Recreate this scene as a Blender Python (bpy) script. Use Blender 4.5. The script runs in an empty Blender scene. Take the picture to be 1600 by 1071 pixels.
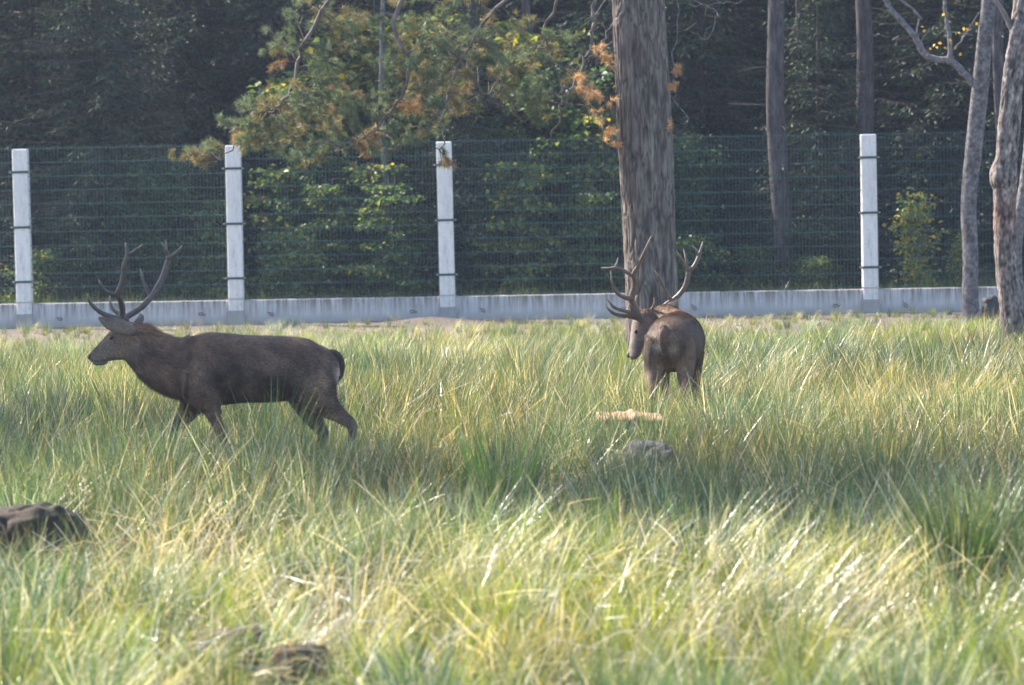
import bpy, math, random
import numpy as np
from mathutils import Vector, Matrix, noise
R = math.radians
rng = np.random.default_rng(7)
random.seed(7)
S = bpy.context.scene
COL = S.collection

# ------------------------------------------------------------------ camera, sky, sun, exposure
F = 6000.0; CAMZ = 2.8
cd = bpy.data.cameras.new('camera'); cam = bpy.data.objects.new('camera', cd); COL.objects.link(cam)
cd.lens = 135; cd.sensor_width = 36; cd.clip_start = 0.5; cd.clip_end = 3000
PITCH = math.atan(342.0 / F)
CM = Matrix.Rotation(math.pi/2 - PITCH, 3, 'X') @ Matrix.Rotation(R(-1.0), 3, 'Z')
cam.matrix_world = Matrix.Translation((0, 0, CAMZ)) @ CM.to_4x4()
cd.dof.use_dof = True; cd.dof.focus_distance = 36.0; cd.dof.aperture_fstop = 3.0; cd.dof.aperture_blades = 9
S.camera = cam
SUN_EL, SUN_AZ = 41.0, -54.0          # azimuth measured from +Y (away from the camera), negative = to the left
sdir = Vector((math.sin(R(SUN_AZ))*math.cos(R(SUN_EL)), math.cos(R(SUN_AZ))*math.cos(R(SUN_EL)), math.sin(R(SUN_EL))))
w = bpy.data.worlds.new('World'); S.world = w; w.use_nodes = True
nt = w.node_tree; bg = nt.nodes['Background']
sky = nt.nodes.new('ShaderNodeTexSky'); sky.sky_type = 'NISHITA'; sky.sun_disc = False
sky.sun_elevation = R(SUN_EL); sky.sun_rotation = R(SUN_AZ); sky.dust_density = 1.5; sky.altitude = 100; sky.ozone_density = 1.6
nt.links.new(sky.outputs[0], bg.inputs[0]); bg.inputs[1].default_value = 0.15
sl = bpy.data.lights.new('sun', 'SUN'); sl.energy = 5.0; sl.angle = R(0.5); sl.color = (1.0, 0.92, 0.80)
so = bpy.data.objects.new('sun', sl); COL.objects.link(so)
so.rotation_euler = sdir.to_track_quat('Z', 'Y').to_euler(); so.location = sdir*60
S.view_settings.view_transform = 'Standard'; S.view_settings.look = 'None'; S.view_settings.gamma = 1
S.view_settings.use_curve_mapping = False
S.view_settings.exposure = 1.55
S.render.engine = 'CYCLES'
S.cycles.use_denoising = True; S.cycles.denoising_prefilter = 'ACCURATE'; S.cycles.use_adaptive_sampling = False
S.cycles.max_bounces = 7; S.cycles.diffuse_bounces = 3; S.cycles.transmission_bounces = 5
S.cycles.glossy_bounces = 2; S.cycles.volume_bounces = 0; S.cycles.transparent_max_bounces = 6
S.cycles.sample_clamp_indirect = 6

# ------------------------------------------------------------------ helpers
def P(px, py, Y):
    """world point at depth Y seen at photograph pixel (px, py)"""
    d = CM @ Vector(((px-800)/F, (535.5-py)/F, -1.0))
    t = Y/d.y
    return Vector((d.x*t, Y, CAMZ + d.z*t))
def gz(x, y):
    x = np.asarray(x, float); y = np.asarray(y, float)
    h = 0.035*np.sin(x*1.3+0.4*y)+0.03*np.sin(y*0.9-0.7*x+1.0)+0.02*np.sin(2.9*x+1.7*y)
    h = h*np.clip((54.0-y)/4, 0.15, 1)
    h = h + 0.09*np.exp(-((x+1.15)/0.55)**2-((y-54.1)/0.5)**2)*1.0
    h = h + np.clip((y-60)/60, 0, None)*4.0
    return h
def G(px, Y):
    """world ground point in column px at depth Y"""
    p = P(px, 400, Y); return Vector((p.x, Y, float(gz(p.x, Y))))
def mesh(name, V, Fc, col=None, smooth=False, attr='tint'):
    me = bpy.data.meshes.new(name)
    V = np.asarray(V, np.float32).reshape(-1, 3)
    if isinstance(Fc, np.ndarray):
        n, k = Fc.shape
        me.vertices.add(len(V)); me.vertices.foreach_set('co', V.ravel())
        me.loops.add(n*k); me.loops.foreach_set('vertex_index', Fc.astype(np.int32).ravel())
        me.polygons.add(n); me.polygons.foreach_set('loop_start', np.arange(n, dtype=np.int32)*k)
        me.update(calc_edges=True)
    else:
        me.from_pydata(V.tolist(), [], [tuple(int(i) for i in f) for f in Fc])
        me.update()
    if smooth: me.polygons.foreach_set('use_smooth', np.ones(len(me.polygons), bool))
    if col is not None:
        c = np.ones((len(V), 4), np.float32); c[:, :3] = np.asarray(col, np.float32)
        a = me.color_attributes.new(attr, 'FLOAT_COLOR', 'POINT'); a.data.foreach_set('color', c.ravel())
    return me
def link(name, me, mat=None, parent=None, loc=None):
    o = bpy.data.objects.new(name, me); COL.objects.link(o)
    if mat is not None and len(me.materials) == 0: me.materials.append(mat)
    if parent is not None: o.parent = parent
    if loc is not None: o.location = loc
    return o
def empty(name, loc, rz=0.0):
    o = bpy.data.objects.new(name, None); COL.objects.link(o); o.location = loc; o.rotation_euler = (0, 0, rz)
    o.empty_display_size = 0.2; return o
def tag(o, label=None, cat=None, group=None, kind=None):
    if label: o['label'] = label
    if cat: o['category'] = cat
    if group: o['group'] = group
    if kind: o['kind'] = kind
    return o
def copytree(o, parent=None):
    c = o.copy(); COL.objects.link(c)
    if parent is not None: c.parent = parent
    for ch in list(o.children):
        if ch.name in S.objects: copytree(ch, c)
    return c
class MB:
    """collects shapes of mixed faces into one mesh"""
    def __init__(s): s.V = []; s.F = []; s.C = []; s.n = 0
    def add(s, V, Fc, col=(1, 1, 1)):
        V = np.asarray(V, float).reshape(-1, 3)
        s.V.append(V); s.F += [tuple(i+s.n for i in f) for f in Fc]
        c = np.asarray(col, float)
        s.C.append(np.broadcast_to(c, (len(V), 3)) if c.ndim == 1 else c); s.n += len(V)
    def box(s, c, sz, col=(1, 1, 1), bev=0.0):
        x, y, z = [a/2 for a in sz]
        if bev <= 0:
            V = [(i*x, j*y, k*z) for k in (-1, 1) for j in (-1, 1) for i in (-1, 1)]
            Fc = [(0, 2, 3, 1), (4, 5, 7, 6), (0, 1, 5, 4), (2, 6, 7, 3), (0, 4, 6, 2), (1, 3, 7, 5)]
        else:
            b = bev; ring = [(-x+b, -y), (x-b, -y), (x, -y+b), (x, y-b), (x-b, y), (-x+b, y), (-x, y-b), (-x, -y+b)]
            inn = [(px*(1-b/x), py*(1-b/y)) for px, py in ring]
            V = [(p[0], p[1], -z) for p in ring]+[(p[0], p[1], z-b) for p in ring]+[(p[0], p[1], z) for p in inn]
            Fc = [tuple(range(7, -1, -1)), tuple(range(16, 24))]
            for l in (0, 8):
                Fc += [(l+i, l+(i+1) % 8, l+8+(i+1) % 8, l+8+i) for i in range(8)]
        s.add(np.array(V)+np.array(c), Fc, col)
    def tube(s, pts, rad, n=8, col=(1, 1, 1)):
        V, Fc = tube(pts, rad, n); s.add(V, Fc, col)
    def mesh(s, name, smooth=False):
        me = mesh(name, np.concatenate(s.V), s.F, np.concatenate(s.C), smooth); return me
def frames(pts, hint=None):
    pts = [Vector(p) for p in pts]; n = len(pts); out = []
    ref = Vector(hint) if hint is not None else None
    for i in range(n):
        t = (pts[min(i+1, n-1)]-pts[max(i-1, 0)]).normalized()
        if ref is None:
            ref = Vector((1, 0, 0)) if abs(t.x) < .8 else Vector((0, 1, 0))
        l = (ref-t*ref.dot(t)).normalized()
        if hint is None: ref = l
        out.append((pts[i], t, l, t.cross(l)))
    return out
def loft(pts, rn, rl, hint, n=20):
    """closed tube of elliptical sections: rl across (towards hint), rn the other way"""
    fr = frames(pts, hint); V = []; Fc = []
    for (c, t, l, u), a, b in zip(fr, rn, rl):
        for k in range(n):
            th = 2*math.pi*k/n; V.append(c+u*(a*math.cos(th))+l*(b*math.sin(th)))
    m = len(pts)
    for i in range(m-1):
        for k in range(n):
            Fc.append((i*n+k, i*n+(k+1) % n, (i+1)*n+(k+1) % n, (i+1)*n+k))
    c0, c1 = fr[0], fr[-1]
    V.append(c0[0]-c0[1]*min(rn[0], rl[0])*0.6); V.append(c1[0]+c1[1]*min(rn[-1], rl[-1])*0.6)
    for k in range(n):
        Fc.append((m*n, (k+1) % n, k)); Fc.append((m*n+1, (m-1)*n+k, (m-1)*n+(k+1) % n))
    return V, Fc
def tube(pts, rad, n=8):
    return loft(pts, rad, rad, None, n)
def smooth_path(pts, per=6):
    """Catmull-Rom through rows (x,y,z,r...)"""
    A = np.asarray(pts, float); B = np.vstack([2*A[0]-A[1], A, 2*A[-1]-A[-2]]); out = []
    for i in range(1, len(B)-2):
        for k in range(per):
            t = k/per
            out.append(.5*((2*B[i])+(-B[i-1]+B[i+1])*t+(2*B[i-1]-5*B[i]+4*B[i+1]-B[i+2])*t*t+(-B[i-1]+3*B[i]-3*B[i+1]+B[i+2])*t**3))
    out.append(A[-1]); return np.array(out)
def leaves(pos, dirs, nor, L, W, fold=0.25):
    """leaf blades of 2 triangles pairs: base, left, tip, right"""
    n = len(pos); d = dirs/np.linalg.norm(dirs, axis=1)[:, None]
    s = np.cross(nor, d); s /= np.linalg.norm(s, axis=1)[:, None]+1e-9
    u = np.cross(d, s); L = L[:, None]; W = W[:, None]
    V = np.stack([pos, pos+d*L*.45-s*W*.5+u*W*fold, pos+d*L, pos+d*L*.45+s*W*.5+u*W*fold], 1).reshape(-1, 3)
    b = np.arange(n)[:, None]*4
    Fc = np.concatenate([b+np.array([0, 1, 2]), b+np.array([0, 2, 3])])
    return V, Fc
def rdir(n):
    a = rng.normal(size=(n, 3)); return a/np.linalg.norm(a, axis=1)[:, None]

# ------------------------------------------------------------------ materials
def newmat(name):
    m = bpy.data.materials.new(name); m.use_nodes = True; n = m.node_tree
    return m, n, n.nodes['Principled BSDF']
def nd(n, typ, **kw):
    x = n.nodes.new(typ)
    for k, v in kw.items(): setattr(x, k, v)
    return x
def noise_node(n, scale, detail=4, coord='Object', sc=(1, 1, 1), rough=.55):
    tc = nd(n, 'ShaderNodeTexCoord'); mp = nd(n, 'ShaderNodeMapping'); mp.inputs['Scale'].default_value = sc
    n.links.new(tc.outputs[coord], mp.inputs[0])
    t = nd(n, 'ShaderNodeTexNoise'); t.inputs['Scale'].default_value = scale; t.inputs['Detail'].default_value = detail
    t.inputs['Roughness'].default_value = rough
    n.links.new(mp.outputs[0], t.inputs['Vector']); return t
def ramp(n, src, stops):
    r = nd(n, 'ShaderNodeValToRGB'); e = r.color_ramp.elements
    e[0].position, e[0].color = stops[0][0], (*stops[0][1], 1)
    e[1].position, e[1].color = stops[-1][0], (*stops[-1][1], 1)
    for p, c in stops[1:-1]:
        q = e.new(p); q.color = (*c, 1)
    n.links.new(src, r.inputs[0]); return r
def mix(n, fac, a, b, blend='MIX'):
    m = nd(n, 'ShaderNodeMix', data_type='RGBA', blend_type=blend)
    for s, v in ((0, fac), (6, a), (7, b)):
        if hasattr(v, 'links') or hasattr(v, 'is_linked'): n.links.new(v, m.inputs[s])
        elif s == 0: m.inputs[0].default_value = v
        else: m.inputs[s].default_value = (*v, 1)
    return m.outputs[2]
def bump(n, b, src, strength, dist):
    x = nd(n, 'ShaderNodeBump'); x.inputs['Strength'].default_value = strength; x.inputs['Distance'].default_value = dist
    n.links.new(src, x.inputs['Height']); n.links.new(x.outputs[0], b.inputs['Normal'])
def leaf_mat(name, trans=0.4, rough=0.45, spec=0.4, inst=False, warm=(1.25, 1.15, .55)):
    m, n, b = newmat(name)
    a = nd(n, 'ShaderNodeAttribute'); a.attribute_name = 'tint'; c = a.outputs['Color']
    if 'blades' in name:
        bt = noise_node(n, 45, 3, sc=(1, 1, .6)); bp = nd(n, 'ShaderNodeBump'); bp.inputs['Strength'].default_value = .9; bp.inputs['Distance'].default_value = .006
        n.links.new(bt.outputs[0], bp.inputs['Height']); n.links.new(bp.outputs[0], b.inputs['Normal'])
    if inst:
        i = nd(n, 'ShaderNodeAttribute', attribute_type='INSTANCER'); i.attribute_name = 'hue'
        c = mix(n, 1.0, c, i.outputs['Color'], 'MULTIPLY')
    n.links.new(c, b.inputs['Base Color']); b.inputs['Roughness'].default_value = rough
    b.inputs['Specular IOR Level'].default_value = spec
    t = nd(n, 'ShaderNodeBsdfTranslucent'); n.links.new(mix(n, 1.0, c, warm, 'MULTIPLY'), t.inputs[0])
    ms = nd(n, 'ShaderNodeMixShader'); ms.inputs[0].default_value = trans
    n.links.new(b.outputs[0], ms.inputs[1]); n.links.new(t.outputs[0], ms.inputs[2])
    n.links.new(ms.outputs[0], n.nodes['Material Output'].inputs[0]); return m
M_GRASS = leaf_mat('grass_blades', .38, .26, .75, True, (1.55, 1.42, .68))
M_TUSS = leaf_mat('rush_blades', .30, .30, .55, False, (1.4, 1.3, .7))
M_NEEDLE = leaf_mat('spruce_needles', .25, .6, .25)
M_PNEEDLE = leaf_mat('pine_needles', .35, .5, .35)
M_LEAF = leaf_mat('broad_leaves', .45, .45, .4)
M_LITTER = leaf_mat('leaf_litter', .2, .7, .2)

def bark_mat(name, c1, c2, c3, sc=(1, 1, .25), scale=14, bs=.6):
    m, n, b = newmat(name)
    t = noise_node(n, scale, 6, sc=sc, rough=.65); r = ramp(n, t.outputs[0], [(.3, c1), (.5, c2), (.72, c3)])
    t2 = noise_node(n, 2.2, 3); mm = mix(n, t2.outputs[0], r.outputs[0], (1, 1, 1), 'MULTIPLY')
    a = nd(n, 'ShaderNodeAttribute'); a.attribute_name = 'tint'
    n.links.new(mix(n, 1.0, r.outputs[0], a.outputs['Color'], 'MULTIPLY'), b.inputs['Base Color'])
    b.inputs['Roughness'].default_value = .85; b.inputs['Specular IOR Level'].default_value = .25
    bump(n, b, t.outputs[0], bs, .02); return m
M_PINE = bark_mat('pine_bark', (.05, .038, .036), (.145, .115, .105), (.25, .225, .20))
M_ALDER = bark_mat('grey_bark', (.05, .045, .048), (.15, .135, .14), (.28, .27, .26), (1, 1, .9), 22)
M_BIRCH = bark_mat('rough_bark', (.05, .04, .038), (.18, .145, .135), (.36, .32, .30), (1, 1, .7), 13, .8)
M_TWIG = bark_mat('twig_bark', (.06, .045, .035), (.11, .085, .07), (.18, .15, .13))

def concrete(name, base, dark, stain):
    m, n, b = newmat(name)
    t = noise_node(n, 5, 6); f = noise_node(n, 90, 3)
    c = ramp(n, t.outputs[0], [(.25, tuple(x*.82 for x in base)), (.5, base), (.8, tuple(min(1, x*1.12) for x in base))]).outputs[0]
    if stain:
        s = noise_node(n, 14, 4, sc=(1.6, 1.6, .10), rough=.7)
        sr = ramp(n, s.outputs[0], [(.42, (0, 0, 0)), (.58, (1, 1, 1))])
        g = nd(n, 'ShaderNodeTexCoord'); sx = nd(n, 'ShaderNodeSeparateXYZ'); n.links.new(g.outputs['Object'], sx.inputs[0])
        mr = nd(n, 'ShaderNodeMapRange'); mr.inputs[1].default_value = .04; mr.inputs[2].default_value = .36; n.links.new(sx.outputs[2], mr.inputs[0])
        fm = nd(n, 'ShaderNodeMath', operation='MULTIPLY'); n.links.new(sr.outputs[0], fm.inputs[0]); n.links.new(mr.outputs[0], fm.inputs[1])
        c = mix(n, fm.outputs[0], c, dark)
        lo = nd(n, 'ShaderNodeMapRange'); lo.inputs[1].default_value = .13; lo.inputs[2].default_value = .0; n.links.new(sx.outputs[2], lo.inputs[0])
        lm = nd(n, 'ShaderNodeMath', operation='MULTIPLY'); n.links.new(lo.outputs[0], lm.inputs[0]); n.links.new(t.outputs[0], lm.inputs[1])
        c = mix(n, lm.outputs[0], c, (.16, .14, .11))
    if not stain:
        s2 = noise_node(n, 9, 5, sc=(1.5, 1.5, .22), rough=.7); q = ramp(n, s2.outputs[0], [(.5, (0, 0, 0)), (.72, (.55, .55, .55))]).outputs[0]; c = mix(n, q, c, dark)
        s3 = noise_node(n, 34, 4); q = ramp(n, s3.outputs[0], [(.62, (0, 0, 0)), (.70, (.6, .6, .6))]).outputs[0]; c = mix(n, q, c, (.30, .29, .25))
    n.links.new(c, b.inputs['Base Color']); b.inputs['Roughness'].default_value = .9
    bump(n, b, f.outputs[0], .35, .004); return m
M_POST = concrete('pale_concrete', (.74, .71, .69), (.3, .28, .26), False)
M_SLAB = concrete('weathered_concrete', (.52, .50, .50), (.17, .15, .13), True)
M_FOOT = concrete('grey_concrete', (.34, .33, .32), (.2, .2, .2), False)
m, n, b = newmat('green_coated_wire'); b.inputs['Base Color'].default_value = (.012, .062, .066, 1); b.inputs['Roughness'].default_value = .45; M_WIRE = m
m, n, b = newmat('rusty_steel'); b.inputs['Base Color'].default_value = (.12, .07, .05, 1); b.inputs['Roughness'].default_value = .7; M_RUST = m
m, n, b = newmat('dull_bolt'); b.inputs['Base Color'].default_value = (.35, .35, .36, 1); b.inputs['Metallic'].default_value = .8; b.inputs['Roughness'].default_value = .4; M_BOLT = m

m, n, b = newmat('meadow_soil')
g = nd(n, 'ShaderNodeNewGeometry'); sx = nd(n, 'ShaderNodeSeparateXYZ'); n.links.new(g.outputs['Position'], sx.inputs[0])
t1 = noise_node(n, 2.2, 6); t2 = noise_node(n, 28, 5)
soil = ramp(n, t2.outputs[0], [(.3, (.07, .052, .03)), (.55, (.14, .11, .06)), (.8, (.24, .20, .11))]).outputs[0]
sand = ramp(n, t2.outputs[0], [(.3, (.09, .07, .05)), (.6, (.19, .15, .115)), (.8, (.28, .23, .19))]).outputs[0]
mr = nd(n, 'ShaderNodeMapRange'); mr.inputs[1].default_value = 49.5; mr.inputs[2].default_value = 53; n.links.new(sx.outputs[1], mr.inputs[0])
c = mix(n, mr.outputs[0], soil, sand)
mr2 = nd(n, 'ShaderNodeMapRange'); mr2.inputs[1].default_value = 55; mr2.inputs[2].default_value = 55.6; n.links.new(sx.outputs[1], mr2.inputs[0])
c = mix(n, mr2.outputs[0], c, mix(n, t1.outputs[0], (.03, .04, .015), (.09, .06, .03)))
n.links.new(c, b.inputs['Base Color']); b.inputs['Roughness'].default_value = .95
bump(n, b, t2.outputs[0], .8, .05); M_GROUND = m

def fur_mat(name, strand):
    m, n, b = newmat(name)
    a = nd(n, 'ShaderNodeAttribute'); a.attribute_name = 'tint'
    t = noise_node(n, 7, 5, rough=.6); t2 = noise_node(n, 55, 3, sc=(1, 1, 1))
    k = ramp(n, t.outputs[0], [(.32, (.62, .60, .60)), (.5, (1, 1, 1)), (.7, (1.35, 1.25, 1.15))]).outputs[0]
    c = mix(n, 1.0, a.outputs['Color'], k, 'MULTIPLY')
    k2 = ramp(n, t2.outputs[0], [(.3, (.7, .7, .7)), (.7, (1.25, 1.25, 1.25))]).outputs[0]
    c = mix(n, 1.0, c, k2, 'MULTIPLY')
    n.links.new(c, b.inputs['Base Color']); b.inputs['Roughness'].default_value = .62
    b.inputs['Specular IOR Level'].default_value = .3
    b.inputs['Sheen Weight'].default_value = .06; b.inputs['Sheen Roughness'].default_value = .5
    if not strand: bump(n, b, t2.outputs[0], .5, .01)
    return m
M_FUR = fur_mat('deer_hide', False); M_HAIR = fur_mat('deer_coat_hair', True)
m, n, b = newmat('antler_bone'); t = noise_node(n, 30, 4)
a = nd(n, 'ShaderNodeAttribute'); a.attribute_name = 'tint'
n.links.new(mix(n, 1.0, ramp(n, t.outputs[0], [(.3, (.6, .6, .6)), (.7, (1.2, 1.15, 1.1))]).outputs[0], a.outputs['Color'], 'MULTIPLY'), b.inputs['Base Color'])
b.inputs['Roughness'].default_value = .5; bump(n, b, t.outputs[0], .6, .006); M_ANTLER = m
m, n, b = newmat('deer_eye'); b.inputs['Base Color'].default_value = (.008, .005, .004, 1); b.inputs['Roughness'].default_value = .12; M_EYE = m
m, n, b = newmat('deer_nose'); b.inputs['Base Color'].default_value = (.02, .016, .016, 1); b.inputs['Roughness'].default_value = .6; M_NOSE = m
def rock_mat(name, c1, c2, moss, amt):
    m, n, b = newmat(name); t = noise_node(n, 6, 7, rough=.7)
    c = ramp(n, t.outputs[0], [(.3, c1), (.7, c2)]).outputs[0]
    t2 = noise_node(n, 3, 4); f = ramp(n, t2.outputs[0], [(.5-amt, (0, 0, 0)), (.6-amt, (1, 1, 1))]).outputs[0]
    n.links.new(mix(n, f, c, moss), b.inputs['Base Color']); b.inputs['Roughness'].default_value = .9
    bump(n, b, t.outputs[0], .8, .04); return m
M_ROCK = rock_mat('lichened_stone', (.035, .03, .028), (.10, .093, .088), (.04, .045, .025), -.06)
M_MOSS = rock_mat('mossy_stone', (.018, .012, .009), (.06, .038, .024), (.03, .028, .01), .04)
M_EARTH = rock_mat('turned_earth', (.05, .03, .02), (.15, .09, .055), (.10, .07, .04), 0)
m, n, b = newmat('fresh_split_wood'); t = noise_node(n, 12, 5, sc=(.25, 2, 2))
n.links.new(ramp(n, t.outputs[0], [(.3, (.20, .10, .045)), (.5, (.38, .22, .11)), (.75, (.50, .33, .18))]).outputs[0], b.inputs['Base Color'])
b.inputs['Roughness'].default_value = .7; bump(n, b, t.outputs[0], .5, .01); M_WOOD = m

# ------------------------------------------------------------------ ground
xs = np.concatenate([np.linspace(-200, -14, 24), np.linspace(-13.5, 13.5, 136), np.linspace(14, 200, 24)])
ys = np.concatenate([np.linspace(-60, 14, 20), np.linspace(14.5, 62, 220), np.linspace(63, 120, 30), np.linspace(130, 300, 12)])
XX, YY = np.meshgrid(xs, ys); ZZ = gz(XX, np.minimum(YY, 160))
nx_, ny_ = len(xs), len(ys); idx = np.arange(nx_*ny_).reshape(ny_, nx_)
Fq = np.stack([idx[:-1, :-1], idx[:-1, 1:], idx[1:, 1:], idx[1:, :-1]], -1).reshape(-1, 4)
tag(link('ground', mesh('ground', np.stack([XX, YY, ZZ], -1), Fq, smooth=True), M_GROUND), kind='structure')

# ------------------------------------------------------------------ fence
YF = 55.0; SX = 3.03; X0 = P(368, 400, YF).x; PW = .22
POSTX = [X0+SX*k for k in range(-2, 6)]
names = {-2: 'concrete fence post beyond the left edge of the picture', 4: 'concrete fence post beyond the right edge of the picture',
         -1: 'pale concrete fence post at the far left, behind the walking stag\'s antlers',
         0: 'concrete fence post rising behind the back of the walking stag, pine twigs over its top',
         1: 'concrete fence post in the middle of the meadow edge, left of the big pine trunk',
         2: 'concrete fence post hidden behind the big pine trunk',
         3: 'concrete fence post standing right of the big pine, left of the leaning grey tree'}
post0 = None
def jitter_box(sz, z0, seed, amp=.004):
    mb = MB(); mb.box((0, 0, z0+sz[2]/2), sz, bev=.014)
    return mb
for k, x in zip(range(-2, 6), POSTX):
    if k == 5: continue
    if post0 is None:
        p = empty('fence_post', (x, YF, 0)); post0 = p
        mb = MB(); mb.box((0, 0, 1.27+.01), (PW, .20, 2.56), bev=.014); link('shaft', mb.mesh('shaft'), M_POST, p)
        mb = MB(); mb.box((0, -.004, .07), (PW+.018, .225, .26), bev=.01); link('footing', mb.mesh('footing'), M_FOOT, p)
        for i, z in enumerate((.66, 1.44, 2.23)):
            mb = MB(); mb.box((0, -.105, z), (PW+.05, .012, .032)); mb.box((-.125, -.04, z), (.012, .13, .032)); mb.box((.125, -.04, z), (.012, .13, .032))
            c = link('clamp_band', mb.mesh('clamp_band'), M_WIRE, p)
            for sx_ in (-1, 1):
                mb = MB(); mb.tube([(sx_*.124, -.105, z), (sx_*.15, -.107, z)], [.011, .011], 6); link('bolt', mb.mesh('bolt'), M_BOLT, c)
        mb = MB(); mb.box((0, -.104, .365), (PW+.04, .01, .014)); link('tie_strap', mb.mesh('tie_strap'), M_BOLT, p)
    else:
        p = copytree(post0); p.location = (x, YF, 0)
    p.rotation_euler = (R(.2*math.sin(k*2.1)), R(-.35+.3*math.cos(k*1.7)), R(.6*math.sin(k)))
    tag(p, names[k], 'fence post', 'concrete posts of the fence')
# slabs and panels
slab_lab = ['leftmost concrete plinth slab of the fence, beyond the first post', 'stained concrete plinth slab behind the walking stag\'s head',
            'stained concrete plinth slab between the second and the middle fence post', 'concrete plinth slab from the middle post to the big pine',
            'concrete plinth slab from the big pine to the right-hand post', 'concrete plinth slab behind the leaning grey tree at the right']
pan_lab = ['strip of green wire mesh panel at the left edge of the picture', 'green wire mesh panel behind the walking stag\'s antlers',
           'green wire mesh panel between the second and the middle fence post', 'green wire mesh panel between the middle post and the big pine trunk',
           'green wire mesh panel between the big pine and the right-hand post', 'green wire mesh panel behind the leaning grey tree and rough-barked tree']
slab_me = None; hw = vw = None
NV = 57
for i in range(6):
    xa, xb = POSTX[i], POSTX[i+1]; xc = (xa+xb)/2; L = SX-PW
    s = empty('plinth_slab', (xc, YF, 0))
    if slab_me is None:
        n_ = 40; V = []; Fc = []
        tops = [.345+.004*noise.noise(Vector((j*.4, 0, 3))) for j in range(n_+1)]
        for j in range(n_+1):
            xx = -L/2+.006+(L-.012)*j/n_
            for (yy, zz) in ((-.05, -.15), (-.05, tops[j]-.012), (-.038, tops[j]), (.038, tops[j]), (.05, tops[j]-.012), (.05, -.15)): V.append((xx, yy, zz))
        for j in range(n_):
            for q in range(6): Fc.append((j*6+q, (j+1)*6+q, (j+1)*6+(q+1) % 6, j*6+(q+1) % 6))
        Fc += [tuple(range(6)), tuple(n_*6+q for q in range(5, -1, -1))]
        slab_me = mesh('slab', V, Fc)
        loop_me = MB(); loop_me.tube([(-.05, -.048, .0), (-.045, -.075, .0), (.03, -.08, .012), (.045, -.08, -.012), (.03, -.075, -.025), (-.02, -.07, -.02)], [.006]*6, 5); loop_me = loop_me.mesh('lifting_loop')
        H0, H1 = .355, 2.56
        hw = MB(); hw.tube([(-L/2-.02, -.07, 0), (L/2+.02, -.07, 0)], [.0052]*2, 5); hw = hw.mesh('horizontal_wire')
        vw = MB(); vw.tube([(0, -.062, H0), (0, -.062, H1+.03)], [.0028]*2, 4); vw = vw.mesh('vertical_wire')
    link('slab', slab_me, M_SLAB, s)
    for q in (-1, 1):
        lo = link('lifting_loop', loop_me, M_RUST, s); lo.location = (q*1.02, 0, .13+.02*math.sin(i+q)); lo.rotation_euler = (0, R(180 if q > 0 else 10*i), 0)
    tag(s, slab_lab[i], 'concrete slab', 'concrete plinth slabs under the fence')
    p = empty('wire_panel', (xc, YF, 0)); tag(p, pan_lab[i], 'fence panel', 'green wire mesh fence panels')
    for z in np.linspace(H0+.02, H1, 12):
        o = link('horizontal_wire', hw, M_WIRE, p); o.location = (0, 0, z); o.rotation_euler = (0, R(.05*math.sin(i*3+z*9)), 0)
    for j in range(NV):
        o = link('vertical_wire', vw, M_WIRE, p); o.location = (-L/2+.02+(L-.04)*j/(NV-1), 0, 0)

# ------------------------------------------------------------------ trunks
def trunk_mesh(path, nu=96, nv=260, depth=.02, kind='pine', name='trunk'):
    """path rows: x,y,z,radius in local metres; bark relief displaced as geometry"""
    A = smooth_path(path, 16); t = np.linspace(0, len(A)-1, nv); i0 = np.clip(t.astype(int), 0, len(A)-2); f = (t-i0)[:, None]
    Q = A[i0]*(1-f)+A[i0+1]*f
    V = np.zeros((nv, nu, 3)); C = np.ones((nv, nu, 3)); fr = frames([q[:3] for q in Q])
    arc = 0; prev = Q[0]
    for a in range(nv):
        c, tt, l, u = fr[a]; r = Q[a][3]; arc += np.linalg.norm(Q[a][:3]-prev[:3]); prev = Q[a]
        for k in range(nu):
            th = 2*math.pi*k/nu; cx, sy = math.cos(th), math.sin(th)
            p = Vector((cx*r*9, sy*r*9, arc*3.8 if kind == 'pine' else arc*5))
            if kind == 'pine':
                p += Vector((0, 0, 1.2*noise.noise(p*.8)))
                n1 = noise.noise(Vector((p.x*3.3, p.y*3.3, p.z*1.1))); n2 = noise.noise(Vector((p.x*4, p.y*4, p.z*4)))
                d = -depth*max(0, 1-abs(n1)*4.2)+.35*depth*n2+.3*depth*noise.noise(Vector((p.x*.8, p.y*.8, arc*9)))
                s = .45+.62*min(1, abs(n1)*3.5)
                C[a, k] = (s*(1.0+.18*n2), s, s*.98)
            elif kind == 'birch':
                n1 = noise.noise(Vector((p.x*2.4, p.y*2.4, arc*5))); n2 = noise.noise(Vector((p.x*5, p.y*5, arc*17)))
                d = depth*(n1*.8+n2*.6); s = .85+.8*max(-.7, n2)+.7*n1; red = math.exp(-((arc-1.95)/.28)**2); drk = 1-.5*math.exp(-(arc/.7)**2)
                C[a, k] = (s*(1+.05*red)*drk, s*(1-.2*red)*drk, s*(1-.25*red)*drk)
            else:
                n1 = noise.noise(Vector((p.x, p.y, arc*3))); n2 = noise.noise(Vector((p.x*2, p.y*2, arc*12)))
                d = depth*(n1*.7+n2*.4); s = .85+.5*n2+.3*n1; C[a, k] = (s, s, s)
            lump = .05*r*math.sin(3*th+arc*.8)+.04*r*math.sin(2*th-arc*1.7)
            V[a, k] = c+(l*cx+u*sy)*(r+d+lump)
    ii = np.arange(nv*nu).reshape(nv, nu); jj = np.roll(ii, -1, 1)
    Fq = np.stack([ii[:-1], jj[:-1], jj[1:], ii[1:]], -1).reshape(-1, 4)
    return V.reshape(-1, 3), Fq, C.reshape(-1, 3)
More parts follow.
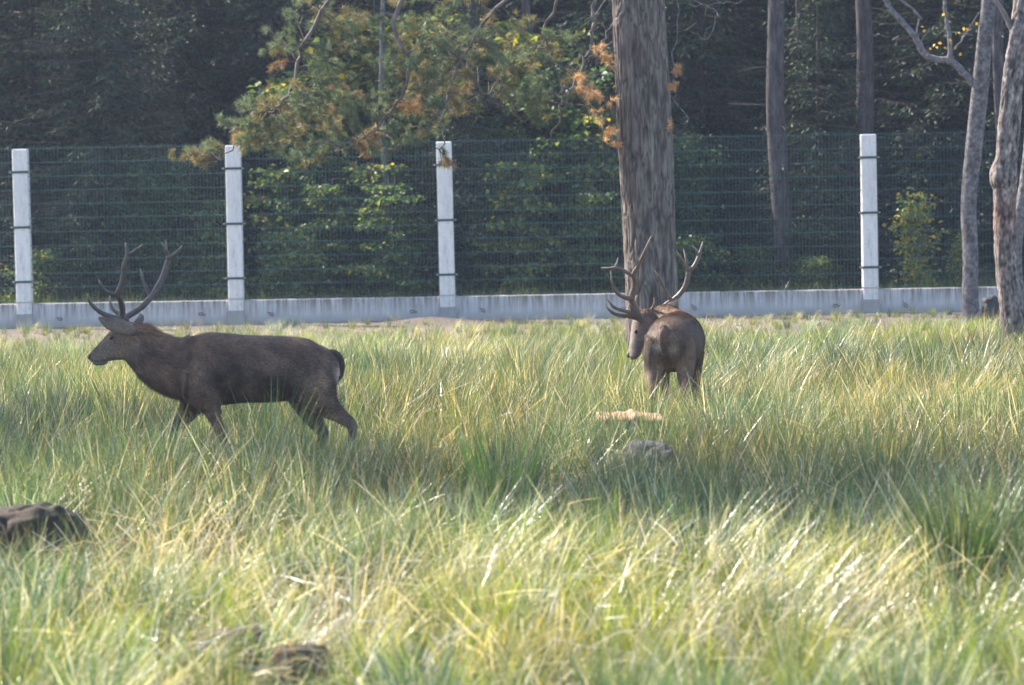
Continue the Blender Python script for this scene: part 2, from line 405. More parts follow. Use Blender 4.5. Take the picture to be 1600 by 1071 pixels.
def path_px(lst, base, Y):
    """(px,py,halfwidth_px) list bottom to top -> local path relative to base"""
    s = F/Y; out = []
    for it in lst:
        px, py, hw = it[:3]; dy = it[3] if len(it) > 3 else 0
        p = P(px, py, Y+dy)-base; out.append((*p, hw/s))
    return out

# big pine ---------------------------------------------------------
YP = 43.0; pb = G(1021, YP); pine = empty('pine_tree', pb)
tag(pine, 'big pine with a straight furrowed trunk behind the stag, dead orange needles beside it', 'tree')
pp = [(0, 0, -.3, .40), (0, 0, 0, .36), (-.02, 0, .25, .325)]+path_px([(1018, 480, 42.5), (1012, 350, 41), (1004, 150, 41.5), (998, 0, 42), (992, -200, 40), (985, -500, 37), (980, -800, 33), (975, -1150, 25), (972, -1500, 10)], pb, YP)
V, Fq, C = trunk_mesh(pp, 200, 1100, .013, 'pine'); link('trunk', mesh('trunk', V, Fq, C, True), M_PINE, pine)
def needle_tufts(pos, dirs, size, cols, per=32):
    """fans of needles round each shoot"""
    n = len(pos); Pn = np.repeat(pos, per, 0); D = np.repeat(dirs, per, 0); Sz = np.repeat(size, per)
    along = rng.random(n*per)
    Pn = Pn-D*(along*Sz*.9)[:, None]
    d = D*.75+rdir(n*per)*.75; d /= np.linalg.norm(d, axis=1)[:, None]
    L = Sz*(.75+.5*rng.random(n*per)); s = np.cross(d, rdir(n*per)); s /= np.linalg.norm(s, axis=1)[:, None]
    wd = .0022+.0012*rng.random(n*per)
    V = np.stack([Pn-s*wd[:, None], Pn+s*wd[:, None], Pn+d*L[:, None]], 1).reshape(-1, 3)
    Fc = np.arange(n*per*3).reshape(-1, 3)
    c = np.repeat(np.repeat(cols, per, 0)*(.75+.5*rng.random((n*per, 1))), 3, 0)
    return V, Fc, c
limbs = [
 [(985, -620, 0), (860, -420, -.2), (700, -220, -.5), (560, -60, -.6), (480, 60, -.5), (452, 150, -.4), (405, 190, -.4), (345, 250, -.3)],
 [(985, -520, 0), (880, -300, .2), (780, -100, .1), (700, 10, 0), (715, 90, 0), (760, 150, .1), (820, 190, .1)],
 [(985, -480, 0), (840, -260, -.5), (720, -120, -.8), (620, 20, -.9), (640, 110, -.9), (600, 190, -.8), (540, 235, -.7)],
 [(985, -420, 0), (900, -180, -.3), (800, -20, -.5), (740, 60, -.6), (700, 150, -.7), (690, 235, -.7)],
 [(985, -380, 0), (930, -120, .3), (880, -10, .4), (850, 60, .5), (880, 140, .5), (860, 220, .5)],
 [(975, -150, -.2), (930, 10, -.5), (925, 60, -.5), (905, 110, -.5), (880, 175, -.45)],
]
allp = []
for Lm in limbs:
    A = smooth_path([(*(P(a, b_, YP+d)-pb), 0) for a, b_, d in Lm], 8); nA = len(A)
    rr = np.linspace(.045 if len(Lm) > 6 else .03, .007, nA)
    A[:, :3] += .02*rng.normal(size=(nA, 3))
    V, Fc = tube([tuple(q[:3]) for q in A], list(rr), 6); link('branch', mesh('branch', V, Fc, np.ones((len(V), 3)), True), M_PINE, pine)
    allp.append(np.column_stack([A[:, :3]]))
LP = np.concatenate(allp)
targ = []
def blob(px, py, rx, ry, n, dy=0, orange=.02):
    for _ in range(n):
        a, r_ = rng.random()*2*math.pi, math.sqrt(rng.random())
        targ.append((px+rx*r_*math.cos(a), py+ry*r_*math.sin(a), dy+rng.normal()*.35, orange))
blob(600, 60, 190, 110, 95, -.4); blob(720, 110, 130, 100, 62, -.2, .05); blob(490, 200, 110, 55, 50, -.5); blob(385, 195, 40, 42, 24, -.4)
blob(610, 205, 50, 45, 18, -.6, .04); blob(310, 235, 36, 20, 10, -.4); blob(585, 235, 24, 12, 5, -.6, .9); blob(690, 250, 22, 5, 3, -.7, .2)
blob(840, 110, 70, 90, 34, .4, .04); blob(740, 60, 40, 30, 5, 0, .35); blob(630, 165, 22, 12, 4, -.6, 1)

for q_ in ((938, 72), (906, 122), (930, 150), (950, 100), (948, 160), (950, 205), (915, 150)): blob(q_[0], q_[1], 4, 6, 1, -.5, 1)
twm = MB(); tp = []; td = []; tc = []
for (px, py, dy, orr) in targ:
    q = np.array(P(px, py, YP+dy)-pb); k = np.argmin(((LP-q)**2).sum(1)+rng.random(len(LP))*.05); a = LP[k]
    dist = np.linalg.norm(q-a)
    if dist > 1.6: continue
    mid = (a+q)/2+rng.normal(size=3)*.06*dist+np.array([0, 0, .08*dist])
    tw = smooth_path([(*a, 0), (*mid, 0), (*q, 0)], 4)[:, :3]
    twm.tube([tuple(v) for v in tw], list(np.linspace(.006, .0025, len(tw))), 4)
    isor = rng.random() < orr
    base = np.array((.60, .38, .23) if orr >= .99 else (.34, .22, .13)) if isor else np.array([(.12, .165, .10), (.14, .18, .115), (.19, .17, .09)][rng.integers(3)])
    for f_ in ((.55, .7, .85, 1.0) if dist > .15 else (1.0,)):
        for _ in range(3 if f_ > .8 else 2):
            i_ = min(len(tw)-1, int(f_*(len(tw)-1)))
            d = (tw[i_]-tw[max(0, i_-1)]); d = d/(np.linalg.norm(d)+1e-6)+rdir(1)[0]*.7; d /= np.linalg.norm(d)
            tp.append(tw[i_]+d*.06+rng.normal(size=3)*.02); td.append(d); tc.append(base*(.8+.4*rng.random()))
link('twigs', twm.mesh('twigs', True), M_TWIG, pine)
V, Fc, C = needle_tufts(np.array(tp), np.array(td), np.full(len(tp), .075)*(.8+.4*rng.random(len(tp))), np.array(tc))
link('needles', mesh('needles', V, Fc, C), M_PNEEDLE, pine)
# bare twigs and orange tufts right of the trunk
twm = MB(); tp = []; td = []; tc = []
def bare(ptsx, Y, base, r0=.012, side=3):
    A = smooth_path([(*(P(a, b_, Y)-base), 0) for a, b_ in ptsx], 5)[:, :3]; A[1:-1] += rng.normal(size=(len(A)-2, 3))*.012
    twm.tube([tuple(v) for v in A], list(np.linspace(r0, .003, len(A))), 5)
    for _ in range(side):
        i_ = rng.integers(2, len(A)-1); d = rdir(1)[0]*np.array([1, .5, 1]); l = .08+.18*rng.random()
        e = A[i_]+d*l; twm.tube([tuple(A[i_]), tuple((A[i_]+e)/2+rng.normal(size=3)*.02), tuple(e)], [.004, .003, .002], 4)
    return A
for ptsx in ([(1040, -60), (1062, 20), (1050, 90), (1058, 110), (1052, 130)], [(1042, -40), (1085, 0), (1120, 20), (1105, 60), (1080, 50)], [(1044, -90), (1110, -10), (1140, 5), (1165, 0)],
             [(1048, 150), (1060, 165), (1072, 185), (1070, 200), (1050, 205)], [(1050, 130), (1056, 150), (1048, 170)], [(962, -20), (930, 25), (915, 22)], [(964, 20), (945, 60), (935, 85), (925, 140)], [(965, 60), (900, 110), (880, 180)]):
    bare(ptsx, YP, pb, .010, 5)
for (px, py) in ((1060, 104), (1058, 110), (1052, 132), (1050, 136), (1049, 197), (955, 205), (948, 212), (966, 225)):
    q = np.array(P(px, py, YP-.25)-pb)
    for _ in range(3): tp.append(q+rng.normal(size=3)*.02); d = rdir(1)[0]; td.append(d); tc.append(np.array((.62, .37, .20)))
link('dead_twigs', twm.mesh('dead_twigs', True), M_ALDER, pine)
V, Fc, C = needle_tufts(np.array(tp), np.array(td), np.full(len(tp), .07), np.array(tc), 40); link('dead_needles', mesh('dead_needles', V, Fc, C), M_PNEEDLE, pine)

# leaning grey tree at the right ------------------------------------
YA = 52.0; ab = G(1517, YA); alder = empty('grey_tree', ab)
tag(alder, 'slender leaning grey tree with a bent side branch, before the fence at the right', 'tree')
pp = [(0, 0, -.3, .17), (0, 0, 0, .145)]+path_px([(1516, 470, 13.5), (1516, 400, 12.5), (1513, 320, 12), (1520, 240, 12.5), (1529, 160, 13), (1536, 90, 12.5), (1545, 0, 11.5), (1552, -120, 10), (1545, -300, 8), (1560, -480, 4)], ab, YA)
V, Fq, C = trunk_mesh(pp, 48, 300, .006, 'grey'); link('trunk', mesh('trunk', V, Fq, C, True), M_ALDER, alder)
for lst in ([(1521, 133, 6), (1500, 108, 6), (1482, 95, 5.5), (1460, 93, 5.5), (1444, 84, 5.5), (1430, 58, 5), (1412, 38, 4.5), (1395, 18, 4.5), (1380, -5, 4.5), (1350, -60, 3)],
            [(1483, 96, 4), (1484, 60, 3.5), (1478, 25, 3), (1474, -20, 3)], [(1440, 30, 2), (1424, 12, 2), (1400, -5, 2)],
            [(1484, 84, 1.5), (1505, 60, 1.3), (1530, 20, 1)], [(1484, 50, 1.2), (1520, 55, 1)], [(1430, 58, 1.5), (1436, 25, 1.2), (1415, 5, 1)]):
    A = smooth_path(path_px(lst, ab, YA), 5); A[1:, :3] += rng.normal(size=(len(A)-1, 3))*.006
    V, Fc = tube([tuple(q[:3]) for q in A], list(np.maximum(A[:, 3], .004)), 7); link('branch', mesh('branch', V, Fc, np.ones((len(V), 3)), True), M_ALDER, alder)
lp = np.array([P(a, b_, YA-.05)-ab for a, b_ in ((1437, 42), (1438, 50), (1463, 65), (1466, 70), (1462, 78), (1455, 80), (1475, 75), (1478, 60), (1492, 45), (1503, 42), (1508, 44), (1494, 53), (1490, 66), (1496, 74), (1502, 76), (1480, 22), (1520, 40), (1450, 83))]); lp += rng.normal(size=lp.shape)*.02
V, Fc = leaves(lp, rdir(len(lp))+np.array([0, 0, -.8]), rdir(len(lp)), np.full(len(lp), .06), np.full(len(lp), .045))
link('yellow_leaves', mesh('yellow_leaves', V, Fc, np.full((len(V), 3), (.55, .38, .07))), M_LEAF, alder)

# rough-barked tree at the right edge --------------------------------
YB = 45.0; bb = G(1592, YB); birch = empty('rough_tree', bb)
tag(birch, 'rough-barked brown tree with a swollen collar at the right edge of the meadow', 'tree')
pp = [(0, 0, -.3, .27), (0, 0, 0, .22)]+path_px([(1589, 540, 22), (1580, 480, 19), (1573, 420, 18), (1570, 350, 17.5), (1569, 300, 17), (1567, 282, 20.5), (1568, 268, 20), (1572, 248, 16), (1576, 200, 16.5), (1583, 120, 16), (1592, 60, 16), (1600, 0, 15.5), (1615, -150, 14), (1625, -350, 11), (1632, -600, 5)], bb, YB)
V, Fq, C = trunk_mesh(pp, 90, 420, .014, 'birch'); link('trunk', mesh('trunk', V, Fq, C, True), M_BIRCH, birch)
A = smooth_path(path_px([(1588, 60, 6), (1568, 20, 4), (1552, -5, 4), (1530, -40, 3)], bb, YB), 5)
V, Fc = tube([tuple(q[:3]) for q in A], list(A[:, 3]), 7); link('branch', mesh('branch', V, Fc, np.ones((len(V), 3)), True), M_BIRCH, birch)
YB2 = 49.5; bb2 = G(1596, YB2); t2_ = empty('thin_tree', bb2)
tag(t2_, 'thin grey stem just behind the rough-barked tree at the right edge', 'tree')
pp = [(0, 0, -.3, .12), (0, 0, 0, .11)]+path_px([(1592, 470, 10), (1588, 400, 9), (1592, 340, 9), (1602, 280, 8.5), (1612, 180, 8), (1618, 50, 7), (1622, -200, 4)], bb2, YB2)
V, Fq, C = trunk_mesh(pp, 32, 160, .005, 'grey'); link('trunk', mesh('trunk', V, Fq, C, True), M_ALDER, t2_)

# ------------------------------------------------------------------ forest behind the fence
def spruce(H, Rr, seed, z0=.15, dens=1.5):
    r = random.Random(seed); pos = []; dr = []; nb = MB(); siz = []; hue = []
    nb.tube([(0, 0, -.2), (0, 0, H*.5), (0, 0, H)], [H*.011+.02, H*.007+.01, .01], 7, (.5, .5, .5))
    z = z0
    while z < H-.3:
        k = z/H; Lb = Rr*(1-k)**.8+.15
        for j in range(int(6*dens)+1):
            a = r.random()*2*math.pi; L = Lb*(.65+.5*r.random())
            dirn = np.array([math.cos(a), math.sin(a), 0]); sag = -.18*L*(1.2-k)
            h_ = .7+.6*r.random()
            nseg = max(3, int(L/.16)); P0 = np.array([0, 0, z+r.random()*.2])
            pts = [P0+dirn*L*t+np.array([0, 0, sag*t*1.2+.22*L*t*t*r.random()]) for t in np.linspace(0, 1, nseg+1)]
            if L > .9: nb.add(*tube([tuple(p) for p in (pts[0], pts[nseg//2], pts[-1])], [.016, .01, .004], 3))
            side = np.array([-dirn[1], dirn[0], 0])
            for i in range(1, nseg+1):
                t = i/nseg; tl = .34*(1.15-t)*min(1, L)+.08
                for sg in (-1, 1):
                    td_ = dirn*.6+side*sg*.8+np.array([0, 0, -.35-.4*r.random()]); td_ /= np.linalg.norm(td_)
                    nn = max(3, int(tl/.045))
                    for q in range(nn):
                        f = q/nn; pos.append(pts[i]+td_*tl*f+np.array([(r.random()-.5)*.05 for _ in range(3)])); dr.append(td_+np.array([(r.random()-.5)*.9 for _ in range(3)])); siz.append(.075+.05*r.random()); hue.append(h_)
        z += (.20+.12*r.random())/max(.5, dens)
    pos = np.array(pos); dr = np.array(dr); n_ = len(pos)
    V, Fc = leaves(pos, dr, rdir(n_), np.array(siz), np.array(siz)*.28, .1)
    c = np.array((.028, .052, .030))*np.array(hue)[:, None]*(.8+.4*rng.random((n_, 1))); br = rng.random(n_) < .04; c[br] = (.12, .085, .045)
    return mesh('crown', V, Fc, np.repeat(c, 4, 0)), nb.mesh('trunk', True)
SPR = [spruce(8.5, 2.0, 1), spruce(10.5, 2.4, 2), spruce(7.2, 1.9, 3), spruce(12.5, 2.5, 4, z0=.4)]
for i, (c, t) in enumerate(SPR): c.materials.append(M_NEEDLE); t.materials.append(M_TWIG)
def put_spruce(v, px, Y, rz, sc=1.0, lab=None):
    b = G(px, Y); o = empty('spruce_tree', b, rz); o.scale = (sc, sc, sc)
    link('crown', SPR[v][0], None, o); link('trunk', SPR[v][1], None, o)
    tag(o, lab or 'dark spruce with boughs down to the ground in the shaded wood behind the fence', 'tree', 'dark spruces of the wood behind the fence')
    return o
front = [(1282, 57.9, 2, .7), (730, 57.6, 2, .7), (60, 60.0, 2, 1.0), (165, 58.6, 0, .9), (300, 61, 1, .9), (430, 60.5, 2, .95), (545, 62, 0, 1), (840, 62.5, 0, .95), (960, 60.5, 2, 1.0), (1100, 60, 2, .95), (1165, 62.5, 0, 1), (1290, 61.5, 0, .9), (1400, 61.5, 2, .9), (1480, 60, 0, .95), (1590, 59.5, 2, 1.0), (-80, 60, 0, 1), (1700, 60, 0, 1), (680, 61, 2, .9)]
flab = {1282: 'small dark spruce close behind the fence, left of the right-hand post',
 730: 'small dark spruce just right of the middle fence post', 60: 'dark spruce behind the leftmost fence post', 165: 'dark spruce behind the antlers of the walking stag',
 300: 'dark spruce left of the second fence post', 430: 'dark spruce between the second post and the tiered hazel bush', 545: 'dark spruce behind the tiered hazel bush',
 840: 'dark spruce halfway between the middle post and the big pine', 960: 'dark spruce hidden partly by the left side of the big pine trunk', 1100: 'dark spruce just right of the big pine trunk',
 1400: 'dark spruce right of the right-hand post, behind the pale-leaved shrub', 1480: 'dark spruce behind the lower trunk of the leaning grey tree', 1590: 'dark spruce behind the rough-barked tree at the right edge'}
for i, (px, Y, v, sc) in enumerate(front): put_spruce(v, px, Y, i*1.7, sc, flab.get(px))
for i in range(20): put_spruce([1, 3, 0][i % 3], -160+i*100+random.uniform(-30, 30), 65.5+random.uniform(-1.2, 1.5), i*2.3, random.uniform(.9, 1.1))
# farther wood as one mass (instances on points)
def inst_object(name, pts, rots, scl, idx, hue, src, mats=None):
    me = bpy.data.meshes.new(name); me.vertices.add(len(pts)); me.vertices.foreach_set('co', np.asarray(pts, np.float32).ravel())
    a = me.attributes.new('rot', 'FLOAT_VECTOR', 'POINT'); a.data.foreach_set('vector', np.asarray(rots, np.float32).ravel())
    a = me.attributes.new('scl', 'FLOAT_VECTOR', 'POINT'); a.data.foreach_set('vector', np.asarray(scl, np.float32).ravel())
    a = me.attributes.new('idx', 'INT', 'POINT'); a.data.foreach_set('value', np.asarray(idx, np.int32))
    h = np.ones((len(pts), 4), np.float32); h[:, :3] = hue
    a = me.attributes.new('hue', 'FLOAT_COLOR', 'POINT'); a.data.foreach_set('color', h.ravel()); me.update()
    o = bpy.data.objects.new(name, me); COL.objects.link(o)
    c = bpy.data.collections.new(name+'_kinds')
    for k, mm in enumerate(src):
        c.objects.link(bpy.data.objects.new('%s_kind_%02d' % (name, k), mm))
    ng = bpy.data.node_groups.new(name, 'GeometryNodeTree')
    ng.interface.new_socket('Geometry', in_out='INPUT', socket_type='NodeSocketGeometry'); ng.interface.new_socket('Geometry', in_out='OUTPUT', socket_type='NodeSocketGeometry')
    gi = ng.nodes.new('NodeGroupInput'); go = ng.nodes.new('NodeGroupOutput'); ip = ng.nodes.new('GeometryNodeInstanceOnPoints')
    ci = ng.nodes.new('GeometryNodeCollectionInfo'); ci.inputs['Collection'].default_value = c; ci.inputs['Separate Children'].default_value = True; ci.inputs['Reset Children'].default_value = True
    def na(nm, ty):
        x = ng.nodes.new('GeometryNodeInputNamedAttribute'); x.data_type = ty; x.inputs[0].default_value = nm; return x.outputs[0]
    L = ng.links.new
    L(gi.outputs[0], ip.inputs['Points']); L(ci.outputs[0], ip.inputs['Instance']); ip.inputs['Pick Instance'].default_value = True
    L(na('idx', 'INT'), ip.inputs['Instance Index']); L(na('rot', 'FLOAT_VECTOR'), ip.inputs['Rotation']); L(na('scl', 'FLOAT_VECTOR'), ip.inputs['Scale'])
    L(ip.outputs[0], go.inputs[0])
    md = o.modifiers.new('scatter', 'NODES'); md.node_group = ng; return o
pts = []; 
for Y in (69, 73, 77, 82, 88, 95):
    for x in np.arange(-Y*.22-2, Y*.22+2, 1.9):
        xx = x+random.uniform(-.6, .6); yy = Y+random.uniform(-1.5, 1.5); pts.append((xx, yy, float(gz(xx, yy))))
n_ = len(pts); sc = np.repeat(rng.uniform(.9, 1.25, (n_, 1)), 3, 1)
def merged(c, t):
    V1 = np.zeros(len(c.vertices)*3, np.float32); c.vertices.foreach_get('co', V1); return c
o = inst_object('distant_wood', pts, np.column_stack([np.zeros(n_), np.zeros(n_), rng.random(n_)*6.28]), sc, rng.integers(0, 4, n_), np.ones(3), [s_[0] for s_ in SPR])
tag(o, 'dark mass of conifers deep in the wood beyond the fence', 'woodland', kind='stuff')

# bare conifer trunks seen inside the wood
def wood_trunk(px0, w0, Y, top, lab, mat, seed, lean=0, h=9):
    b = G(px0, Y); o = empty('forest_pine', b); s = F/Y; r = w0/2/s
    pts_ = [(0, 0, -.2, r*1.15), (0, 0, .3, r*1.03)]+[(lean*k+.04*math.sin(k*1.3+seed), .03*math.cos(k+seed), k, r*(1-.035*k)) for k in range(1, h+1)]
    V, Fq, C = trunk_mesh(pts_, 40, 200, .008, 'pine'); link('trunk', mesh('trunk', V, Fq, C, True), mat, o)
    tw = MB(); pn = []; dn = []; cn = []
    for k in range(26):
        z = 1.2+k*.3; a = random.random()*6.28; l = .35+.5*random.random(); q0 = np.array([lean*z, 0, z]); q1 = q0+np.array([math.cos(a)*l, math.sin(a)*l, -.12+.2*random.random()])
        tw.tube([tuple(q0), tuple((q0+q1)/2+rng.normal(size=3)*.04), tuple(q1)], [.010, .006, .003], 4)
    link('dead_branches', tw.mesh('dead_branches', True), M_TWIG, o)
    # crown above the frame
    cr = np.array([0, 0, h])+rdir(900)*np.array([1.6, 1.6, 1.4])*rng.random((900, 1))**.4
    V, Fc, C = needle_tufts(cr, rdir(900), np.full(900, .12), np.full((900, 3), (.05, .07, .035)), 14)
    link('crown', mesh('crown', V*1.0, Fc, C), M_PNEEDLE, o)
    tag(o, lab, 'tree'); return o
M_PINE2 = bark_mat('forest_bark', (.035, .03, .034), (.08, .068, .07), (.13, .115, .115))
wood_trunk(1222, 31, 57.5, 0, 'bare pine trunk behind the fence midway between the big pine and the right-hand post', M_PINE2, 1, -.012)
wood_trunk(748, 24, 58.2, 0, 'slim conifer trunk behind the fence just right of the middle post', M_PINE2, 2, -.01)
wood_trunk(1352, 30, 59.0, 0, 'dark trunk rising in the wood directly behind the right-hand post', M_PINE2, 3, 0)
wood_trunk(835, 16, 59.5, 0, 'narrow trunk in the wood halfway between the middle post and the big pine', M_PINE2, 4, -.01)
wood_trunk(1258, 10, 58.4, 0, 'thin straight stem in the wood beside the bare pine trunk', M_PINE2, 5, -.004)
wood_trunk(1566, 20, 58.5, 0, 'reddish trunk in the wood behind the gap between the two leaning trees', M_PINE2, 6, 0)
wood_trunk(606, 9, 57.6, 0, 'pale thin stem in the wood left of the middle post', M_ALDER, 7, -.003)

# broadleaved saplings and bushes
def bush(H, Rr, n_leaf, cols, seed, leaf=.075, name='crown', stems=4, low=.05, layered=False):
    r = np.random.default_rng(seed); mb = MB(); tips = []
    for s_ in range(stems):
        a = r.random()*6.28; lean = Rr*.25*r.random()
        top = np.array([math.cos(a)*lean, math.sin(a)*lean, H*(.75+.25*r.random())])
        st = smooth_path([(0, 0, -.05, 0), (*(top*.5+r.normal(size=3)*.05), 0), (*top, 0)], 6)[:, :3]
        mb.tube([tuple(v) for v in st], list(np.linspace(.018, .005, len(st))), 5)
        for k in range(int(7*H)):
            z = low+(1-low)*r.random(); i_ = int(z*(len(st)-1)); a = r.random()*6.28
            L = Rr*(.35+.65*r.random())*(1-.45*z); up = .1 if layered else .35
            e = st[i_]+np.array([math.cos(a)*L, math.sin(a)*L, up*L*(r.random()-.1)])
            mb.tube([tuple(st[i_]), tuple((st[i_]+e)/2+np.array([0, 0, .05])), tuple(e)], [.006, .004, .002], 4)
            for f in np.linspace(.3, 1, 6): tips.append(st[i_]*(1-f)+e*f)
    tips = np.array(tips); k = r.integers(0, len(tips), n_leaf); sp = .09
    pos = tips[k]+r.normal(size=(n_leaf, 3))*np.array([sp, sp, sp*(.3 if layered else .8)])
    d = r.normal(size=(n_leaf, 3)); d[:, 2] = d[:, 2]*.4-.4
    nor = r.normal(size=(n_leaf, 3))*.6+np.array([0, 0, 1])
    sz = leaf*(.7+.6*r.random(n_leaf)); V, Fc = leaves(pos, d, nor, sz, sz*.68)
    pr = np.array([c[3] for c in cols]); ci_ = r.choice(len(cols), n_leaf, p=pr/pr.sum()); ck = np.array([c[:3] for c in cols])[ci_]*(.75+.5*r.random((n_leaf, 1)))
    cm = mesh('leaves', V, Fc, np.repeat(ck, 4, 0)); cm.materials.append(M_LEAF); sm = mb.mesh('stems', True); sm.materials.append(M_TWIG)
    return cm, sm
GR = (.095, .175, .06); YG = (.23, .28, .09); YL = (.50, .40, .07); BR = (.20, .09, .04); DG = (.055, .11, .045); BG = (.075, .15, .07)
def put_bush(bm, px, Y, rz, sc, label, name='bush', cat='bush', group=None):
    b = G(px, Y); o = empty(name, b, rz); o.scale = (sc, sc, sc) if np.isscalar(sc) else sc
    link('leaves', bm[0], None, o); link('stems', bm[1], None, o); tag(o, label, cat, group); return o
B_hazel = bush(2.3, .8, 5200, [(*GR, .55), (*YG, .3), (*YL, .05), (*BG, .25)], 11, .08, layered=True)
B_low = bush(1.5, .9, 4200, [(*GR, .5), (*YG, .25), (*YL, .06), (*DG, .4), (*BR, .03)], 12, .07)
B_asp = bush(1.9, .5, 1500, [(*YG, .5), (*YL, .3), (*GR, .3)], 13, .08, stems=3)
B_dark = bush(3.0, 1.3, 7000, [(*DG, .6), (*BG, .4), (*GR, .2), (*YL, .02)], 14, .08, stems=6)
B_maple = bush(2.6, .9, 4200, [(*YG, .4), (*GR, .5), (*YL, .12), (*BR, .05)], 15, .085, layered=True)
put_bush(B_hazel, 612, 57.0, 0, 1.0, 'green hazel bush in tiers behind the fence between the second and middle posts', 'hazel_bush')
put_bush(B_maple, 590, 57.9, 2, .95, 'yellow-green sapling behind the tiered hazel bush', 'sapling', 'sapling')
put_bush(B_maple, 815, 57.2, 1, .95, 'yellowing leafy sapling behind the fence between middle post and big pine', 'sapling', 'sapling')
put_bush(B_hazel, 925, 57.5, 3, .9, 'green bush behind the fence close to the left side of the big pine trunk', 'hazel_bush')
put_bush(B_low, 1085, 57.0, 1, .85, 'low green bush behind the fence just right of the big pine and the stag\'s antlers', 'leafy_bush')
put_bush(B_asp, 1432, 56.4, 0, .95, 'sparse shrub with pale yellow-green leaves behind the fence right of the right-hand post', 'sparse_shrub', 'shrub')
put_bush(B_asp, 1500, 56.8, 2, .6, 'small yellow-leaved shrub behind the fence beside the leaning grey tree', 'sparse_shrub', 'shrub')
put_bush(B_low, 1270, 56.8, 2, .6, 'knee-high bush behind the fence right of the bare pine trunk', 'leafy_bush')
put_bush(B_low, 440, 57.0, 4, 1.0, 'dull green bush behind the fence just right of the second post', 'leafy_bush')
put_bush(B_dark, 250, 58.0, 1, .85, 'dark green leafy bush behind the walking stag\'s antlers', 'leafy_bush')
put_bush(B_dark, 480, 58.6, 3, .9, 'dark leafy bush filling the wood edge behind the second fence bay', 'leafy_bush')
put_bush(B_hazel, 330, 57.6, 5, .9, 'green bush behind the fence left of the second post', 'hazel_bush')
put_bush(B_dark, 700, 59.3, 5, 1.2, 'tall dark bush behind the middle fence post', 'leafy_bush')
put_bush(B_dark, 880, 59.0, 7, 1.3, 'tall green leafy bush behind the orange dead needles', 'leafy_bush')
put_bush(B_dark, 1050, 58.6, 9, .9, 'dark bush behind the big pine trunk', 'leafy_bush')
put_bush(B_low, 60, 57.6, 2, .8, 'dark low bush behind the leftmost fence panel', 'leafy_bush')
put_bush(B_low, 1180, 57.5, 5, .7, 'low dark bush behind the fence left of the bare pine trunk', 'leafy_bush')
put_bush(B_maple, 960, 58.3, 6, 1.25, 'tall leafy sapling behind the big pine trunk with some yellow leaves', 'sapling', 'sapling')
put_bush(B_maple, 700, 60.3, 8, 1.9, 'tall pale sapling rising behind the pine branches above the middle post', 'sapling', 'sapling')
put_bush(B_maple, 470, 58.9, 4, 1.55, 'tall olive sapling behind the fence right of the second post', 'sapling', 'sapling')
put_bush(B_maple, 600, 59.5, 1, 1.9, 'tall olive sapling rising behind the tiered hazel bush', 'sapling', 'sapling')
put_bush(B_maple, 810, 59.8, 3, 1.8, 'tall yellow-green sapling behind the gap between middle post and big pine', 'sapling', 'sapling')
put_bush(B_hazel, 900, 58.4, 0, 1.5, 'tall green hazel left of the big pine, behind the orange needles', 'hazel_bush')
put_bush(B_hazel, 520, 57.7, 2, 1.0, 'leafy green bush behind the fence between second post and tiered hazel', 'hazel_bush')
put_bush(B_hazel, 745, 57.6, 4, .85, 'leafy green bush behind the fence just right of the middle post', 'hazel_bush')
# off-frame trees at the left whose shade lies on the meadow
def shade_tree(x, y, h, cz, rad, n_leaf, label):
    b = Vector((x, y, float(gz(x, y)))); o = empty('broad_tree', b)
    V, Fq, C = trunk_mesh([(0, 0, -.2, .22), (0, 0, .5, .2), (.1, 0, h*.5, .15), (0, .1, h, .05)], 24, 60, .01, 'grey'); link('trunk', mesh('trunk', V, Fq, C, True), M_ALDER, o)
    cl = rdir(26)*np.array(rad)*(rng.random((26, 1))**.25)+np.array([0, 0, cz])
    k = rng.integers(0, 20, n_leaf); pos = cl[k]+rng.normal(size=(n_leaf, 3))*.36
    sz = .13+.08*rng.random(n_leaf); V, Fc = leaves(pos, rdir(n_leaf), rdir(n_leaf), sz, sz*.8)
    link('leaves', mesh('leaves', V, Fc, np.full((len(V), 3), (.06, .10, .03))), M_LEAF, o)
    mb = MB()
    for q in cl[:14]: mb.tube([(0, 0, h*.4), tuple(q*np.array([.5, .5, .8])), tuple(q)], [.06, .035, .01], 5)
    link('branches', mb.mesh('branches', True), M_ALDER, o); tag(o, label, 'tree'); return o
shade_tree(-9.4, 35.4, 7.5, 6.0, (3.1, 2.8, 1.6), 13000, 'broad tree beyond the left edge that shades the walking stag')
shade_tree(-8.5, 33.0, 13.5, 11.6, (2.5, 1.9, 1.7), 10000, 'tall broad tree beyond the left edge that shades the rushes at the right')

# ------------------------------------------------------------------ stags
def remesh(name, parts, voxel=.012, it=6):
    V = []; Fc = []; o_ = 0
    for v, f in parts:
        V += [tuple(a) for a in v]; Fc += [tuple(i+o_ for i in g_) for g_ in f]; o_ = len(V)
    me = bpy.data.meshes.new('tmp'); me.from_pydata(V, [], Fc); me.update()
    ob = bpy.data.objects.new('tmp', me); COL.objects.link(ob)
    md = ob.modifiers.new('r', 'REMESH'); md.mode = 'VOXEL'; md.voxel_size = voxel; md.use_smooth_shade = True
    sm = ob.modifiers.new('s', 'SMOOTH'); sm.factor = .5; sm.iterations = it
    dg = bpy.context.evaluated_depsgraph_get(); out = bpy.data.meshes.new_from_object(ob.evaluated_get(dg)); out.name = name
    bpy.data.objects.remove(ob); bpy.data.meshes.remove(me)
    out.polygons.foreach_set('use_smooth', np.ones(len(out.polygons), bool)); return out
